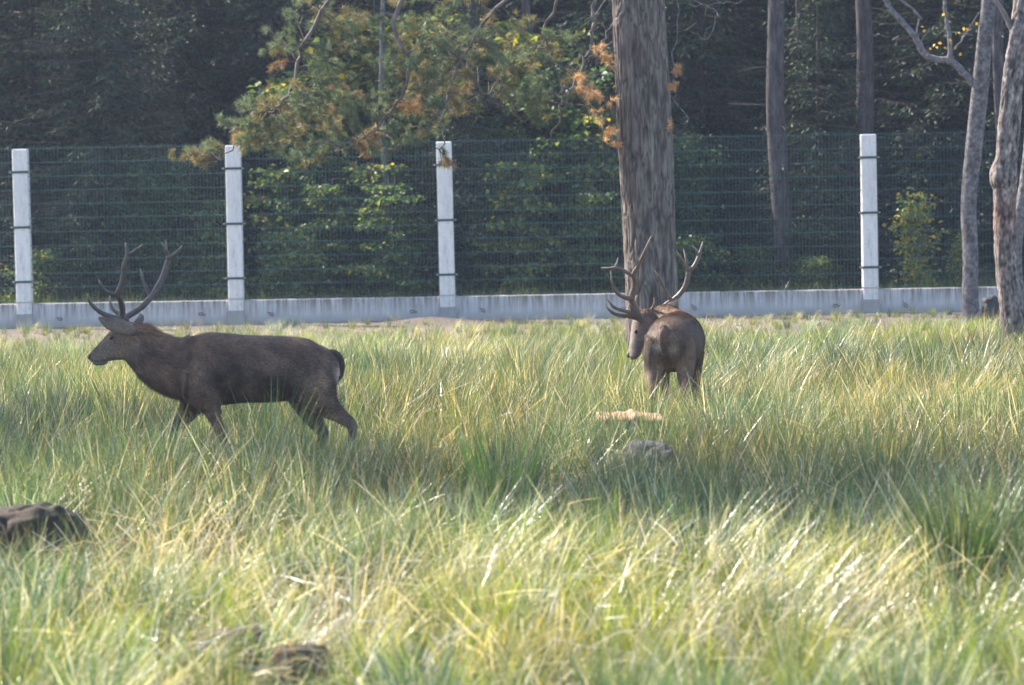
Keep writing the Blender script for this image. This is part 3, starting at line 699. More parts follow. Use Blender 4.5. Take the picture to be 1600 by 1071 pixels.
def color_body(me, fn):
    n_ = len(me.vertices); V = np.zeros(n_*3, np.float32); me.vertices.foreach_get('co', V); V = V.reshape(-1, 3)
    c = np.ones((n_, 4), np.float32); c[:, :3] = fn(V)
    a = me.color_attributes.new('tint', 'FLOAT_COLOR', 'POINT'); a.data.foreach_set('color', c.ravel()); return V
def fur(me, N, flow, fn, L=(.018, .035), lenfn=None, lift=.28):
    me.calc_loop_triangles(); nt_ = len(me.loop_triangles); T = np.zeros(nt_*3, np.int32); me.loop_triangles.foreach_get('vertices', T); T = T.reshape(-1, 3)
    V = np.zeros(len(me.vertices)*3, np.float32); me.vertices.foreach_get('co', V); V = V.reshape(-1, 3).astype(float)
    A, B, C = V[T[:, 0]], V[T[:, 1]], V[T[:, 2]]; cr = np.cross(B-A, C-A); ar = np.linalg.norm(cr, axis=1); nn = cr/(ar[:, None]+1e-12)
    k = rng.choice(nt_, N, p=ar/ar.sum()); u, v = rng.random(N), rng.random(N); s_ = u+v > 1; u[s_] = 1-u[s_]; v[s_] = 1-v[s_]
    p = A[k]+(B[k]-A[k])*u[:, None]+(C[k]-A[k])*v[:, None]; nr = nn[k]
    f = flow(p)+rng.normal(size=(N, 3))*.22; f -= nr*(f*nr).sum(1)[:, None]; f /= np.linalg.norm(f, axis=1)[:, None]+1e-9
    d = f+nr*(lift+.7*lift*rng.random((N, 1))); d /= np.linalg.norm(d, axis=1)[:, None]
    le = (L[0]+(L[1]-L[0])*rng.random(N))
    if lenfn is not None: le = le*lenfn(p)
    s = np.cross(nr, f); w_ = (.0028+.0020*rng.random(N))[:, None]
    V3 = np.stack([p-s*w_-nr*.002, p+s*w_-nr*.002, p+d*le[:, None]], 1).reshape(-1, 3)
    c = fn(p)*(.45+1.15*rng.random((N, 1))); return mesh('coat', V3, np.arange(N*3).reshape(-1, 3), np.repeat(c, 3, 0))
def sph(c, r, n=10):
    V = []; Fc = []; m_ = n//2
    for i in range(1, m_):
        for j in range(n): V.append((c[0]+r*math.sin(math.pi*i/m_)*math.cos(2*math.pi*j/n), c[1]+r*math.sin(math.pi*i/m_)*math.sin(2*math.pi*j/n), c[2]+r*math.cos(math.pi*i/m_)))
    V += [(c[0], c[1], c[2]+r), (c[0], c[1], c[2]-r)]
    for i in range(m_-2):
        for j in range(n): Fc.append((i*n+j, (i+1)*n+j, (i+1)*n+(j+1) % n, i*n+(j+1) % n))
    t_, b_ = len(V)-2, len(V)-1
    for j in range(n): Fc.append((t_, j, (j+1) % n)); Fc.append((b_, (m_-2)*n+(j+1) % n, (m_-2)*n+j))
    return V, Fc
def antler(lines, parent, dark, tip, world2local=lambda p: p):
    parts = []; cols = []
    allV = []; allF = []; allC = []; o_ = 0
    for ln in lines:
        A = smooth_path([(*p, r) for p, r in ln], 7); A[:, 3] = np.maximum(A[:, 3]*1.08*(1+.05*rng.normal(size=len(A))), .003)
        n_ = 10; V, Fc = tube([tuple(q[:3]) for q in A], list(A[:, 3]), n_)
        rr = np.concatenate([np.repeat(A[:, 3], n_), [A[0, 3], A[-1, 3]]]); k = np.clip((.012-rr)/.008, 0, 1)[:, None]
        C = np.array(dark)*(1-k)+np.array(tip)*k
        allV += [tuple(v) for v in V]; allF += [tuple(i+o_ for i in f) for f in Fc]; allC.append(C); o_ = len(allV)
    return link('antler', mesh('antler', allV, allF, np.concatenate(allC), True), M_ANTLER, parent)
def ear(pts, rn, rl, hint, parent, col):
    A = smooth_path([(*p, a, b_) for p, a, b_ in zip(pts, rn, rl)], 5)
    V, Fc = loft([tuple(q[:3]) for q in A], list(A[:, 3]), list(A[:, 4]), hint, 14)
    return link('ear', mesh('ear', V, Fc, np.broadcast_to(np.array(col), (len(V), 3)), True), M_FUR, parent)
def spath(rows, per=5):
    return smooth_path(rows, per)
# --- walking stag: side profile, local frame x = forward, z = up, y = towards the camera side
SC = 563.6
def q3(u, v, y=0.0): return np.array(((640-u)/SC, y, (1186-v)/SC))
def chain(rows, hint=(0, 1, 0), n=22):
    """rows: (u, v, radius_px, lateral_m, y)"""
    A = spath([(*q3(r_[0], r_[1], r_[4] if len(r_) > 4 else 0), r_[2]/SC, r_[3]) for r_ in rows])
    return loft([tuple(a[:3]) for a in A], list(A[:, 3]), list(A[:, 4]), hint, n)
torso = [(1198, 672, 40, .05), (1184, 672, 72, .10), (1145, 674, 102, .155), (1070, 672, 132, .205), (1000, 662, 139, .225), (900, 665, 145, .25), (800, 664, 147, .258), (700, 664, 156, .245), (630, 665, 160, .22), (560, 664, 146, .185), (480, 655, 128, .15), (420, 630, 118, .128), (360, 590, 104, .11), (315, 545, 90, .095), (285, 515, 70, .085)]
head = [(325, 520, 62, .07), (280, 532, 80, .08), (240, 553, 74, .074), (205, 570, 62, .064), (175, 586, 48, .052), (150, 600, 39, .043), (128, 611, 31, .038), (112, 617, 22, .032), (104, 620, 12, .02)]
legs_walk = [
 [(1075, 660, 80, .08, .11), (1105, 745, 94, .10, .125), (1150, 815, 60, .07, .13), (1205, 862, 36, .045, .125), (1250, 893, 29, .036, .12), (1266, 920, 23, .028, .12), (1260, 990, 17, .02, .12), (1268, 1090, 16, .02, .12), (1272, 1120, 19, .024, .12), (1255, 1155, 18, .024, .12), (1240, 1182, 20, .028, .12)],
 [(1060, 650, 105, .10, -.12), (1050, 760, 92, .09, -.12), (1065, 840, 60, .07, -.12), (1098, 905, 38, .045, -.12), (1128, 948, 28, .034, -.12), (1128, 975, 22, .026, -.12), (1095, 1050, 16, .02, -.12), (1062, 1120, 18, .022, -.12), (1045, 1150, 18, .024, -.12), (1028, 1180, 21, .028, -.12)],
 [(600, 660, 105, .09, .13), (615, 760, 84, .085, .14), (640, 825, 46, .055, .13), (664, 885, 29, .036, .12), (687, 940, 25, .034, .12), (702, 975, 20, .025, .12), (724, 1060, 16, .02, .12), (742, 1110, 19, .022, .12), (748, 1145, 17, .022, .12), (735, 1176, 20, .027, .12)],
 [(590, 680, 95, .09, -.12), (575, 775, 78, .075, -.12), (545, 840, 50, .055, -.12), (510, 890, 34, .042, -.12), (478, 925, 29, .034, -.12), (466, 960, 21, .026, -.12), (456, 1050, 16, .02, -.12), (446, 1115, 19, .022, -.12), (432, 1150, 17, .022, -.12), (415, 1180, 21, .028, -.12)],
]
def fur_color(V, head_c, rump_c, ztop, up=2):
    c = np.tile(np.array((.135, .083, .054)), (len(V), 1)); z = V[:, 2]
    pt = np.array([noise.noise(Vector(q)*4.2)+.6*noise.noise(Vector(q)*11) for q in V]); c = c*(1+1.0*np.clip(pt, -.6, .9))[:, None]
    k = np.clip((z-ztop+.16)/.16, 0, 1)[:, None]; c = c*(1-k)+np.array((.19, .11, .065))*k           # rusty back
    k = np.exp(-((V-np.array(head_c))**2).sum(1)/.045)[:, None]; c = c*(1-k)+np.array((.175, .135, .105))*k  # greyer face
    for rc, s_, col in rump_c:
        k = np.exp(-((V-np.array(rc))**2).sum(1)/s_)[:, None]; c = c*(1-k)+np.array(col)*k
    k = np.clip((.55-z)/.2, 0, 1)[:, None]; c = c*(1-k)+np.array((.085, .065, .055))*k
    return c
g1 = P(330, 640, 30.0); fwd_x = P(213.6, 500, 30.0).x     # u = 640 is photograph column 327.1
base1 = Vector((P(327.1, 600, 30.0).x, 30.0, 0)); base1.z = P(327.1, 760.9, 30.0).z
stag = empty('stag', base1, math.pi+R(1.0)); stag.rotation_euler = (0, R(-1.0), math.pi)
tag(stag, 'stag walking to the left through the rushes, whole dark flank in view', 'deer', 'red deer stags')
body = remesh('body', [chain(torso), chain(head)]+[chain(l, n=14) for l in legs_walk], .011, 14)
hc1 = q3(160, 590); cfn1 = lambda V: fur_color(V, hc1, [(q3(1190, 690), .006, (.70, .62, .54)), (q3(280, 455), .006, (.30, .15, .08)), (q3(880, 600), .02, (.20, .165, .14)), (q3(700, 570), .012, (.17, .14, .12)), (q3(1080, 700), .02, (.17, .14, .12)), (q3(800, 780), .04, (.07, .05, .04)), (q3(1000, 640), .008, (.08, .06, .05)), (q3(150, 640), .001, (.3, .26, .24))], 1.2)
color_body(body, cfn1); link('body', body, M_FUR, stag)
def flow1(p): 
    f = np.zeros_like(p); f[:, 0] = -1; f[:, 2] = -.45; lo = p[:, 2] < .6; f[lo, 0] = -.2; f[lo, 2] = -1; return f
def len1(p): return np.where(p[:, 2] < .6, .5, 1.0)*np.where((p[:, 0] > .62), .4, 1.0)*np.where((p[:, 0] > .2) & (p[:, 0] < .6), 2.3, 1.0)
link('coat', fur(body, 110000, flow1, cfn1, (.018, .042), len1), M_HAIR, stag)
A = spath([(*q3(1150, 590, 0), 12/SC, .012), (*q3(1188, 600), 18/SC, .028), (*q3(1212, 635), 17/SC, .03), (*q3(1210, 685), 14/SC, .024), (*q3(1190, 716), 5/SC, .01)])
V, Fc = loft([tuple(a[:3]) for a in A], list(A[:, 3]), list(A[:, 4]), (0, 1, 0), 12)
tm = mesh('tail', V, Fc, np.full((len(V), 3), (.07, .05, .042)), True); tl = link('tail', tm, M_FUR, stag)
link('tail_hair', fur(tm, 5000, lambda p: np.tile(np.array((-.25, 0, -1.)), (len(p), 1)), lambda p: np.full((len(p), 3), (.07, .048, .04)), (.02, .04)), M_HAIR, tl)
ear([q3(308, 497, .075), q3(280, 485, .11), q3(240, 470, .13), q3(200, 456, .14), q3(172, 443, .14), q3(152, 434, .14)], np.array([18, 28, 33, 28, 17, 3])/SC, [.018, .02, .014, .01, .007, .003], (0, 1, .2), stag, (.15, .11, .085))
ear([q3(300, 480, -.07), q3(318, 455, -.12), q3(322, 438, -.17), q3(318, 425, -.2)], np.array([14, 18, 14, 3])/SC, [.014, .014, .01, .003], (0, 1, .2), stag, (.10, .08, .07))
for sg in (1, -1):
    V, Fc = sph(q3(203, 524, sg*.054), .017, 12); link('eye', mesh('eye', V, Fc, np.ones((len(V), 3)), True), M_EYE, stag)
V, Fc = loft([tuple(q3(113, 608)), tuple(q3(106, 612)), tuple(q3(101, 619))], [13/SC, 12/SC, 7/SC], [.03, .026, .014], (0, 1, 0), 12); link('nose', mesh('nose', V, Fc, np.ones((len(V), 3)), True), M_NOSE, stag)
V, Fc = loft([tuple(q3(122, 637)), tuple(q3(140, 641)), tuple(q3(165, 640)), tuple(q3(185, 634))], [8/SC, 9/SC, 8/SC, 3/SC], [.024, .03, .034, .02], (0, 1, 0), 12); link('lower_lip', mesh('lower_lip', V, Fc, np.full((len(V), 3), (.10, .08, .07)), True), M_FUR, stag)
def al(pts, rads, ys):
    n_ = len(pts); yy = np.interp(np.linspace(0, 1, n_), np.linspace(0, 1, len(ys)), ys); rr = np.interp(np.linspace(0, 1, n_), np.linspace(0, 1, len(rads)), rads)
    return [(q3(u, v, y), r/SC) for (u, v), y, r in zip(pts, yy, rr)]
DK, TP = (.075, .06, .052), (.30, .26, .22)
antler([al([(252, 462), (248, 440), (256, 400), (250, 355), (242, 328), (264, 270), (274, 200), (287, 160), (279, 104)], [17, 14, 13, 12, 12, 10.5, 10, 10, 3], [.05, .10, .22, .26, .24]),
        al([(287, 162), (305, 150), (330, 132), (353, 112)], [9, 8, 6, 2], [.24, .27]), al([(245, 330), (215, 327), (188, 312), (170, 285), (163, 261)], [11, 9, 8, 6, 2], [.2, .28]),
        al([(250, 438), (215, 432), (165, 412), (128, 380), (112, 350), (110, 326)], [12, 10, 9, 8, 5, 2], [.09, .2])], stag, DK, TP)
antler([al([(262, 455), (268, 436), (330, 393), (380, 335), (418, 262), (432, 215), (441, 180), (428, 140), (411, 110)], [15, 13, 13, 12, 12, 12, 10, 7, 2], [-.05, -.10, -.24, -.28, -.25]),
        al([(438, 182), (460, 170), (485, 150), (501, 125)], [11, 9, 8, 2], [-.26, -.28]), al([(430, 145), (432, 120), (428, 98)], [5, 4, 2], [-.25, -.25]),
        al([(362, 348), (350, 320), (333, 285), (324, 250), (317, 226)], [10, 9, 7, 5, 2], [-.2, -.24]), al([(262, 432), (230, 425), (200, 405), (187, 375), (183, 338)], [10, 9, 8, 5, 2], [-.09, -.2])], stag, DK, TP)

# --- stag seen from behind
YR = 33.4
def wp(u, v, dy, z2=False):
    """zoomed trace (origin 860,350 scale 3.247) or, with z2, (930,360 scale 4.868)"""
    return P(930+u/4.868, 360+v/4.868, YR+dy) if z2 else P(860+u/3.247, 350+v/3.247, YR+dy)
base2 = wp(600, 0, 0.5); base2.z = float(gz(base2.x, base2.y))-.0
stag2 = empty('stag', base2); tag(stag2, 'stag seen from behind in front of the big pine, head turned down to the left', 'deer', 'red deer stags')
lo = lambda p: np.array(Vector(p)-base2)
yaw = R(9); fw = np.array((math.sin(yaw), math.cos(yaw), 0)); lt = np.array((math.cos(yaw), -math.sin(yaw), 0))
rump = lo(wp(592, 560, 0)); rump[2] = 0
def b2(fx, z, lat=0): return rump+fw*fx+lt*lat+np.array((0, 0, z))
T2 = [(-.02, .90, .08, .07), (.03, .90, .15, .13), (.10, .895, .20, .185), (.22, .885, .235, .215), (.36, .875, .25, .235), (.52, .87, .255, .25), (.70, .87, .255, .255), (.86, .87, .255, .235), (.98, .875, .25, .21), (1.06, .90, .22, .17)]
rows = [(*b2(f_, z_), a_, l_) for f_, z_, a_, l_ in T2]
nk = [(wp(640, 540, 1.18), .18, .15), (wp(590, 500, 1.32), .165, .13), (wp(535, 492, 1.36), .135, .115), (wp(495, 490, 1.34), .11, .10)]
A = spath(rows); tor = loft([tuple(a[:3]) for a in A], list(A[:, 3]), list(A[:, 4]), tuple(lt), 22)
A = spath([(*b2(.92, .92), .21, .19)]+[(*lo(p), a_, l_) for p, a_, l_ in nk]); neck = loft([tuple(a[:3]) for a in A], list(A[:, 4]), list(A[:, 3]), (0, 0, 1), 20)
hd = [(512, 478, 54, .07), (486, 492, 64, .078), (463, 530, 56, .072), (449, 568, 46, .062), (439, 604, 39, .05), (431, 636, 36, .044), (425, 662, 32, .038), (421, 680, 18, .024)]
A = spath([(*lo(wp(u, v, 1.26-.04*i)), r_/558, l_) for i, (u, v, r_, l_) in enumerate(hd)]); hdm = loft([tuple(a[:3]) for a in A], list(A[:, 3]), list(A[:, 4]), (0.15, 1, 0), 18)
def leg2(rws): 
    A = spath([(*b2(f_, z_, l_), a_, b_) for f_, z_, l_, a_, b_ in rws]); return loft([tuple(a[:3]) for a in A], list(A[:, 3]), list(A[:, 4]), tuple(lt), 14)
lg = []
for sg, off in ((-1, 0), (1, .05)):
    lg.append(leg2([(.16+off, .95, sg*.10, .16, .115), (.16+off, .78, sg*.125, .15, .105), (.12+off, .64, sg*.135, .10, .08), (.04+off, .54, sg*.135, .06, .055), (.0+off, .47, sg*.135, .042, .04), (.02+off, .40, sg*.135, .03, .028), (.05+off, .2, sg*.135, .024, .022), (.07+off, .1, sg*.135, .028, .026), (.11+off, .02, sg*.135, .03, .03)]))
    lg.append(leg2([(.95, .95, sg*.12, .15, .09), (.93, .75, sg*.14, .12, .08), (.92, .58, sg*.14, .065, .055), (.94, .42, sg*.14, .04, .038), (.94, .3, sg*.14, .026, .024), (.94, .12, sg*.14, .026, .026), (.96, .02, sg*.14, .03, .03)]))
body2 = remesh('body', [tor, neck, hdm]+lg, .0115, 10)
h2 = lo(wp(425, 610, 1.1)); tail_c = b2(-.05, .93)
cfn2 = lambda V: fur_color(V, h2, [(b2(-.03, .88, -.095), .0022, (.50, .44, .38)), (b2(-.02, .85, .065), .003, (.30, .22, .16)), (b2(-.06, .72, -.01), .010, (.06, .04, .028)), (b2(.03, .64, .11), .006, (.20, .135, .09)), (b2(1.0, 1.14), .04, (.36, .21, .12)), (b2(.35, 1.10), .06, (.21, .125, .078)), (b2(.5, .95, .25), .06, (.15, .10, .07))], 1.2)  # withers patch paints in sunlit mane; dark cleft patch paints in shadow between thighs
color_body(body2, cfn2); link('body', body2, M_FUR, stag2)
def flow2(p):
    f = np.tile(-fw*.30, (len(p), 1)); f[:, 2] = -.8; return f
link('coat', fur(body2, 110000, flow2, cfn2, (.018, .042), lambda p: np.where(p[:, 2] < .6, .6, 1.0)*np.where(np.linalg.norm(p-h2, axis=1) < .3, .35, 1.0)*np.where(((p-b2(1.0, 1.15))**2).sum(1) < .06, 1.4, 1.0), .10), M_HAIR, stag2)
A = spath([(*b2(-.02, 1.04, -.02), .02, .025), (*b2(-.075, .98, -.02), .026, .034), (*b2(-.095, .9, -.02), .022, .03), (*b2(-.09, .82, -.02), .008, .012)])
V, Fc = loft([tuple(a[:3]) for a in A], list(A[:, 3]), list(A[:, 4]), tuple(lt), 12); tm = mesh('tail', V, Fc, np.full((len(V), 3), (.12, .075, .05)), True); tl = link('tail', tm, M_FUR, stag2)
link('tail_hair', fur(tm, 5000, lambda p: np.tile(np.array((0, -.1, -1.)), (len(p), 1)), lambda p: np.full((len(p), 3), (.12, .07, .05)), (.02, .04)), M_HAIR, tl)
V, Fc = sph(lo(wp(434, 547, 1.095)), .017, 12); link('eye', mesh('eye', V, Fc, np.ones((len(V), 3)), True), M_EYE, stag2)
V, Fc = sph(lo(wp(428, 549, 1.30)), .016, 12); link('eye', mesh('eye', V, Fc, np.ones((len(V), 3)), True), M_EYE, stag2)
V, Fc = loft([tuple(lo(wp(408, 652, 1.05))), tuple(lo(wp(398, 662, 1.03))), tuple(lo(wp(396, 676, 1.01)))], [.024, .022, .010], [.03, .026, .014], (0, 1, 0), 12); link('nose', mesh('nose', V, Fc, np.ones((len(V), 3)), True), M_NOSE, stag2)
def z2(pts, dys): 
    dy = np.interp(np.linspace(0, 1, len(pts)), np.linspace(0, 1, len(dys)), dys); return [lo(wp(u, v, d, True)) for (u, v), d in zip(pts, dy)]
ear(z2([(362, 700), (335, 668), (305, 630), (280, 595), (262, 570)], [1.1, 1.0]), [.018, .030, .030, .02, .004], [.012, .014, .011, .008, .003], (0.3, 1, 0), stag2, (.10, .08, .07))
ear(z2([(415, 660), (470, 630), (530, 600), (590, 560), (632, 522)], [1.35, 1.4]), [.02, .032, .034, .024, .004], [.014, .014, .011, .008, .003], (0, 1, .4), stag2, (.30, .22, .16))
def a2(pts, rads, dys):
    q = z2(pts, dys); rr = np.interp(np.linspace(0, 1, len(pts)), np.linspace(0, 1, len(rads)), rads); return [(p_, r_/837) for p_, r_ in zip(q, rr)]
DK2, TP2 = (.11, .08, .065), (.42, .35, .28)
antler([a2([(350, 700), (338, 670), (312, 600), (282, 545), (276, 510), (296, 440), (300, 380), (288, 342)], [22, 20, 22, 22, 22, 19, 18, 19], [1.18, 1.05, .95]),
        a2([(290, 345), (235, 318), (172, 288), (110, 289), (48, 287)], [17, 14, 14, 9, 3], [.95, 1.0]), a2([(150, 288), (165, 250), (173, 208)], [10, 7, 2], [.98, .98]),
        a2([(285, 345), (322, 278), (368, 180), (400, 105), (426, 44)], [17, 13, 10, 7, 2], [.95, .8]), a2([(318, 285), (316, 230), (309, 165), (303, 106)], [9, 8, 6, 2], [.92, .85]),
        a2([(278, 518), (225, 512), (165, 475), (128, 400), (117, 308)], [18, 15, 13, 9, 2], [1.0, .85]), a2([(325, 650), (250, 622), (150, 590), (112, 550), (88, 512)], [16, 14, 11, 7, 2], [1.08, .9]),
        a2([(338, 675), (260, 655), (160, 640), (105, 605), (73, 558)], [17, 16, 13, 9, 2], [1.12, 1.0])], stag2, DK2, TP2)
antler([a2([(385, 655), (420, 630), (490, 598), (560, 552), (632, 498), (682, 430), (706, 350), (708, 290)], [20, 18, 17, 18, 18, 18, 18, 20], [1.3, 1.42, 1.4]),
        a2([(712, 300), (748, 280), (778, 228), (800, 160), (819, 86)], [16, 15, 16, 11, 2], [1.4, 1.45]), a2([(785, 190), (768, 150), (736, 115)], [10, 7, 2], [1.42, 1.4]),
        a2([(704, 300), (668, 240), (640, 195), (617, 158)], [15, 11, 8, 2], [1.4, 1.35]), a2([(700, 285), (690, 220), (682, 185), (671, 145)], [11, 8, 6, 2], [1.4, 1.45]),
        a2([(572, 530), (535, 460), (495, 380), (470, 335), (450, 305)], [14, 11, 10, 7, 2], [1.41, 1.2]), a2([(405, 640), (438, 588), (448, 550), (446, 512)], [12, 9, 6, 2], [1.33, 1.2])], stag2, DK2, TP2)

# ------------------------------------------------------------------ stones, stump, wood
def rock(name, c, r, seed, mat, n=5):
    import bmesh
    bm = bmesh.new(); bmesh.ops.create_icosphere(bm, subdivisions=n, radius=1)
    for v in bm.verts:
        p = v.co.copy(); d = 1+.28*noise.noise(p*1.3+Vector((seed, 0, 0)))+.12*noise.noise(p*3.5+Vector((0, seed, 0)))+.05*noise.noise(p*9)+.02*noise.noise(p*24)
        f = abs(noise.noise(p*1.9+Vector((seed, seed, 2)))); d -= .12*(f < .08)
        q = p*d; q.z = q.z if q.z < .6 else .6+(q.z-.6)*.45; v.co = Vector((q.x*r[0], q.y*r[1], q.z*r[2]))
    me = bpy.data.meshes.new(name); bm.to_mesh(me); bm.free(); me.polygons.foreach_set('use_smooth', np.ones(len(me.polygons), bool))
    return link(name, me, mat, None, c)
def at(px, py, Y): return P(px, py, Y)
p = at(1010, 720, 28.4); tag(rock('boulder', (p.x, p.y, .03), (.30, .28, .50), 3.7, M_ROCK), 'grey lichened boulder half hidden in rushes below the sunlit wood', 'rock')
p = at(45, 820, 24.0); tag(rock('boulder', (p.x, p.y, .11), (.46, .36, .47), 9.7, M_MOSS), 'dark mossy boulder at the left edge among the rushes', 'rock')
p = at(1548, 490, 51.0); tag(rock('boulder', (p.x, p.y, .12), (.15, .15, .36), 5.2, M_ROCK), 'grey stone standing between the two leaning trees at the right', 'rock')
p = at(375, 1030, 19.6); tag(rock('soil_clod', (p.x, p.y, .10), (.17, .15, .19), 6.6, M_EARTH, 4), 'grey-brown clod of turned earth in the near grass at the bottom left', 'soil clod')
p = at(465, 1050, 19.3); tag(rock('soil_clod', (p.x, p.y, .09), (.17, .14, .14), 2.2, M_EARTH, 4), 'reddish brown clod of turned earth, the right one at the bottom edge', 'soil clod')
# stump carrying a slab of fresh wood
p = at(985, 650, 31.0); sb = Vector((p.x, p.y, float(gz(p.x, p.y)))); zt = p.z+.02
V, Fq, C = trunk_mesh([(0, 0, -.1, .24), (0, 0, .1, .2), (0, 0, zt-sb.z-.05, .18)], 40, 30, .01, 'pine'); n0 = len(V); V = np.vstack([V, [[0, 0, zt-sb.z-.05]]]); C = np.vstack([C, [[1, 1, 1]]])
fc = [tuple(q) for q in Fq]+[(n0, n0-40+k, n0-40+(k+1) % 40) for k in range(40)]
tag(link('stump', mesh('stump', V, fc, C, True), M_PINE, None, sb), 'old tree stump under the slab of pale wood, sunk in the grass', 'stump')
V = []; nS = 36
for i in range(nS+1):
    t = i/nS; x = -.26+.52*t; top = .045+.014*noise.noise(Vector((t*7, 1, 0)))+.022*math.exp(-((t-.55)/.07)**2)-.03*max(0, t-.6)*2-.01*t; ed = .012*noise.noise(Vector((t*9, 4, 0)))
    for (yy, zz) in ((-.12+ed, 0), (-.125+ed, top-.012), (-.10, top), (-.03, top+.006*noise.noise(Vector((t*20, 2, 1)))), (.04, top+.008*noise.noise(Vector((t*20, 8, 1)))), (.11, top), (.13, top-.015), (.12, 0)): V.append((x, yy, zz))
fc = [(i*8+k, (i+1)*8+k, (i+1)*8+(k+1) % 8, i*8+(k+1) % 8) for i in range(nS) for k in range(8)]+[tuple(range(7, -1, -1)), tuple(nS*8+k for k in range(8))]
w_ = link('wood_slab', mesh('wood_slab', V, fc), M_WOOD, None, (p.x, p.y, zt-.049)); w_.rotation_euler = (R(9), R(-1), R(8))
tag(w_, 'sunlit slab of pale orange split wood lying just in front of the stag seen from behind', 'wood')

# ------------------------------------------------------------------ grass
def tuft(n_b, h, spread, lean, width, cols, seed, arch=.35, segs=4, base_r=.09, straw=.1, brk=.0):
    r = np.random.default_rng(seed)
    a = r.random(n_b)*6.283; br = base_r*np.sqrt(r.random(n_b)); base = np.stack([np.cos(a)*br, np.sin(a)*br, np.full(n_b, -.03)], 1)
    H = h*(.55+.6*r.random(n_b))
    out = np.stack([np.cos(a), np.sin(a), np.zeros(n_b)], 1)*(spread*(.3+r.random(n_b)))[:, None]+np.array(lean)[None]*(.5+r.random(n_b))[:, None]+r.normal(size=(n_b, 3))*[.08, .08, 0]
    d0 = out*.7+np.array([0, 0, 1.]); d0 /= np.linalg.norm(d0, axis=1)[:, None]
    az = r.random(n_b)*3.1416; sd = np.stack([np.cos(az), np.sin(az), np.zeros(n_b)], 1)
    isb = r.random(n_b) < brk; bt = .35+.4*r.random(n_b)
    W = width*(.6+.8*r.random(n_b)); rows = []
    ar = arch*(.4+1.2*r.random(n_b)); od = out/(np.linalg.norm(out, axis=1)[:, None]+1e-6)
    for k in range(segs+1):
        t = k/segs; t_ = np.minimum(t, np.where(isb, bt, 1.))
        p = base+d0*(H*t_)[:, None]+od*(H*ar*t_*t_)[:, None]; p[:, 2] -= H*ar*.35*t_**2.5
        ex = np.maximum(0, t-t_)*H; p += (od*.9+np.array([0, 0, -.35]))*ex[:, None]
        p[:, 2] = np.maximum(p[:, 2], .01 if k else -.03)
        wk = W*(1-t**2*.93)
        rows.append(p-sd*wk[:, None]*.5); rows.append(p+sd*wk[:, None]*.5)
    V = np.stack(rows, 1).reshape(-1, 3); m_ = 2*(segs+1); b = np.arange(n_b)[:, None]*m_
    Fc = np.concatenate([b+np.array([2*k, 2*k+1, 2*k+3, 2*k+2]) for k in range(segs)])
    pr = np.array([c[3] for c in cols]); ck = np.array([c[:3] for c in cols])[r.choice(len(cols), n_b, p=pr/pr.sum())]*(.75+.5*r.random((n_b, 1)))
    st = r.random(n_b) < straw; ck[st] = np.array((.54, .50, .41))*(.7+.5*r.random((st.sum(), 1)))
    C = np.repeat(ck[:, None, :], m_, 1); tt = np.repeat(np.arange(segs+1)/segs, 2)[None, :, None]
    C = C*(.45+.7*tt); tipm = (r.random(n_b) < .35)[:, None, None]*np.clip((tt-.72)/.28, 0, 1)*.7  # shade low in the sward painted in: blades darken towards their base
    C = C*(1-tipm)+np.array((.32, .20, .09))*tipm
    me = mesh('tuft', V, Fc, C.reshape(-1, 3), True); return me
RU = (.058, .108, .054); RU2 = (.092, .14, .05); FR = (.16, .22, .028); FR2 = (.25, .285, .045); BL = (.08, .115, .095); ST = (.52, .48, .40); OC = (.24, .18, .10)
K = []
for s_ in range(3): K.append(tuft(66, .62, .24, (.08, .03, 0), .0068, [(*RU, .5), (*RU2, .3), (*BL, .3)], 20+s_, .10, straw=.12, brk=.05))            # 0-2 upright rushes
for s_ in range(3): K.append(tuft(72, .44, .28, (.08, 0, 0), .0070, [(*FR, .5), (*FR2, .35), (*RU2, .25), (*OC, .06)], 30+s_, .18, straw=.08))          # 3-5 fresh grass
for s_ in range(3): K.append(tuft(60, .62, .25, (.85, -.1, 0), .0062, [(*ST, .42), (*RU2, .3), (*FR, .35)], 40+s_, .16, straw=.35, brk=.15))               # 6-8 blown over, pale
for s_ in range(2): K.append(tuft(60, .20, .7, (.1, 0, 0), .006, [(*FR, .4), (*RU, .3), (*OC, .25), (*ST, .15)], 50+s_, .5, 3, base_r=.13, straw=.2))     # 9-10 short undergrowth
for s_ in range(3): K.append(tuft(20, .64, [1.5, .9, .5][s_], ([.3, 1.0, .6][s_], 0, 0), .0088, [(*ST, .85), (*OC, .15)], 60+s_, .10, 5, base_r=.16, straw=.7, brk=.6))                   # 11-12 broken straw
for s_ in range(3): K.append(tuft(30, .66, .38, (.14, 0, 0), .0062, [(*ST, .35), (*OC, .35), (*RU2, .3)], 70+s_, .12, straw=.3))                          # 13-14 seed stalks
for k_ in K: k_.materials.append(M_GRASS)
def gpix(px, py):
    d = CM @ Vector(((px-800)/F, (535.5-py)/F, -1.0)); t = -CAMZ/d.z; return d.x*t, d.y*t
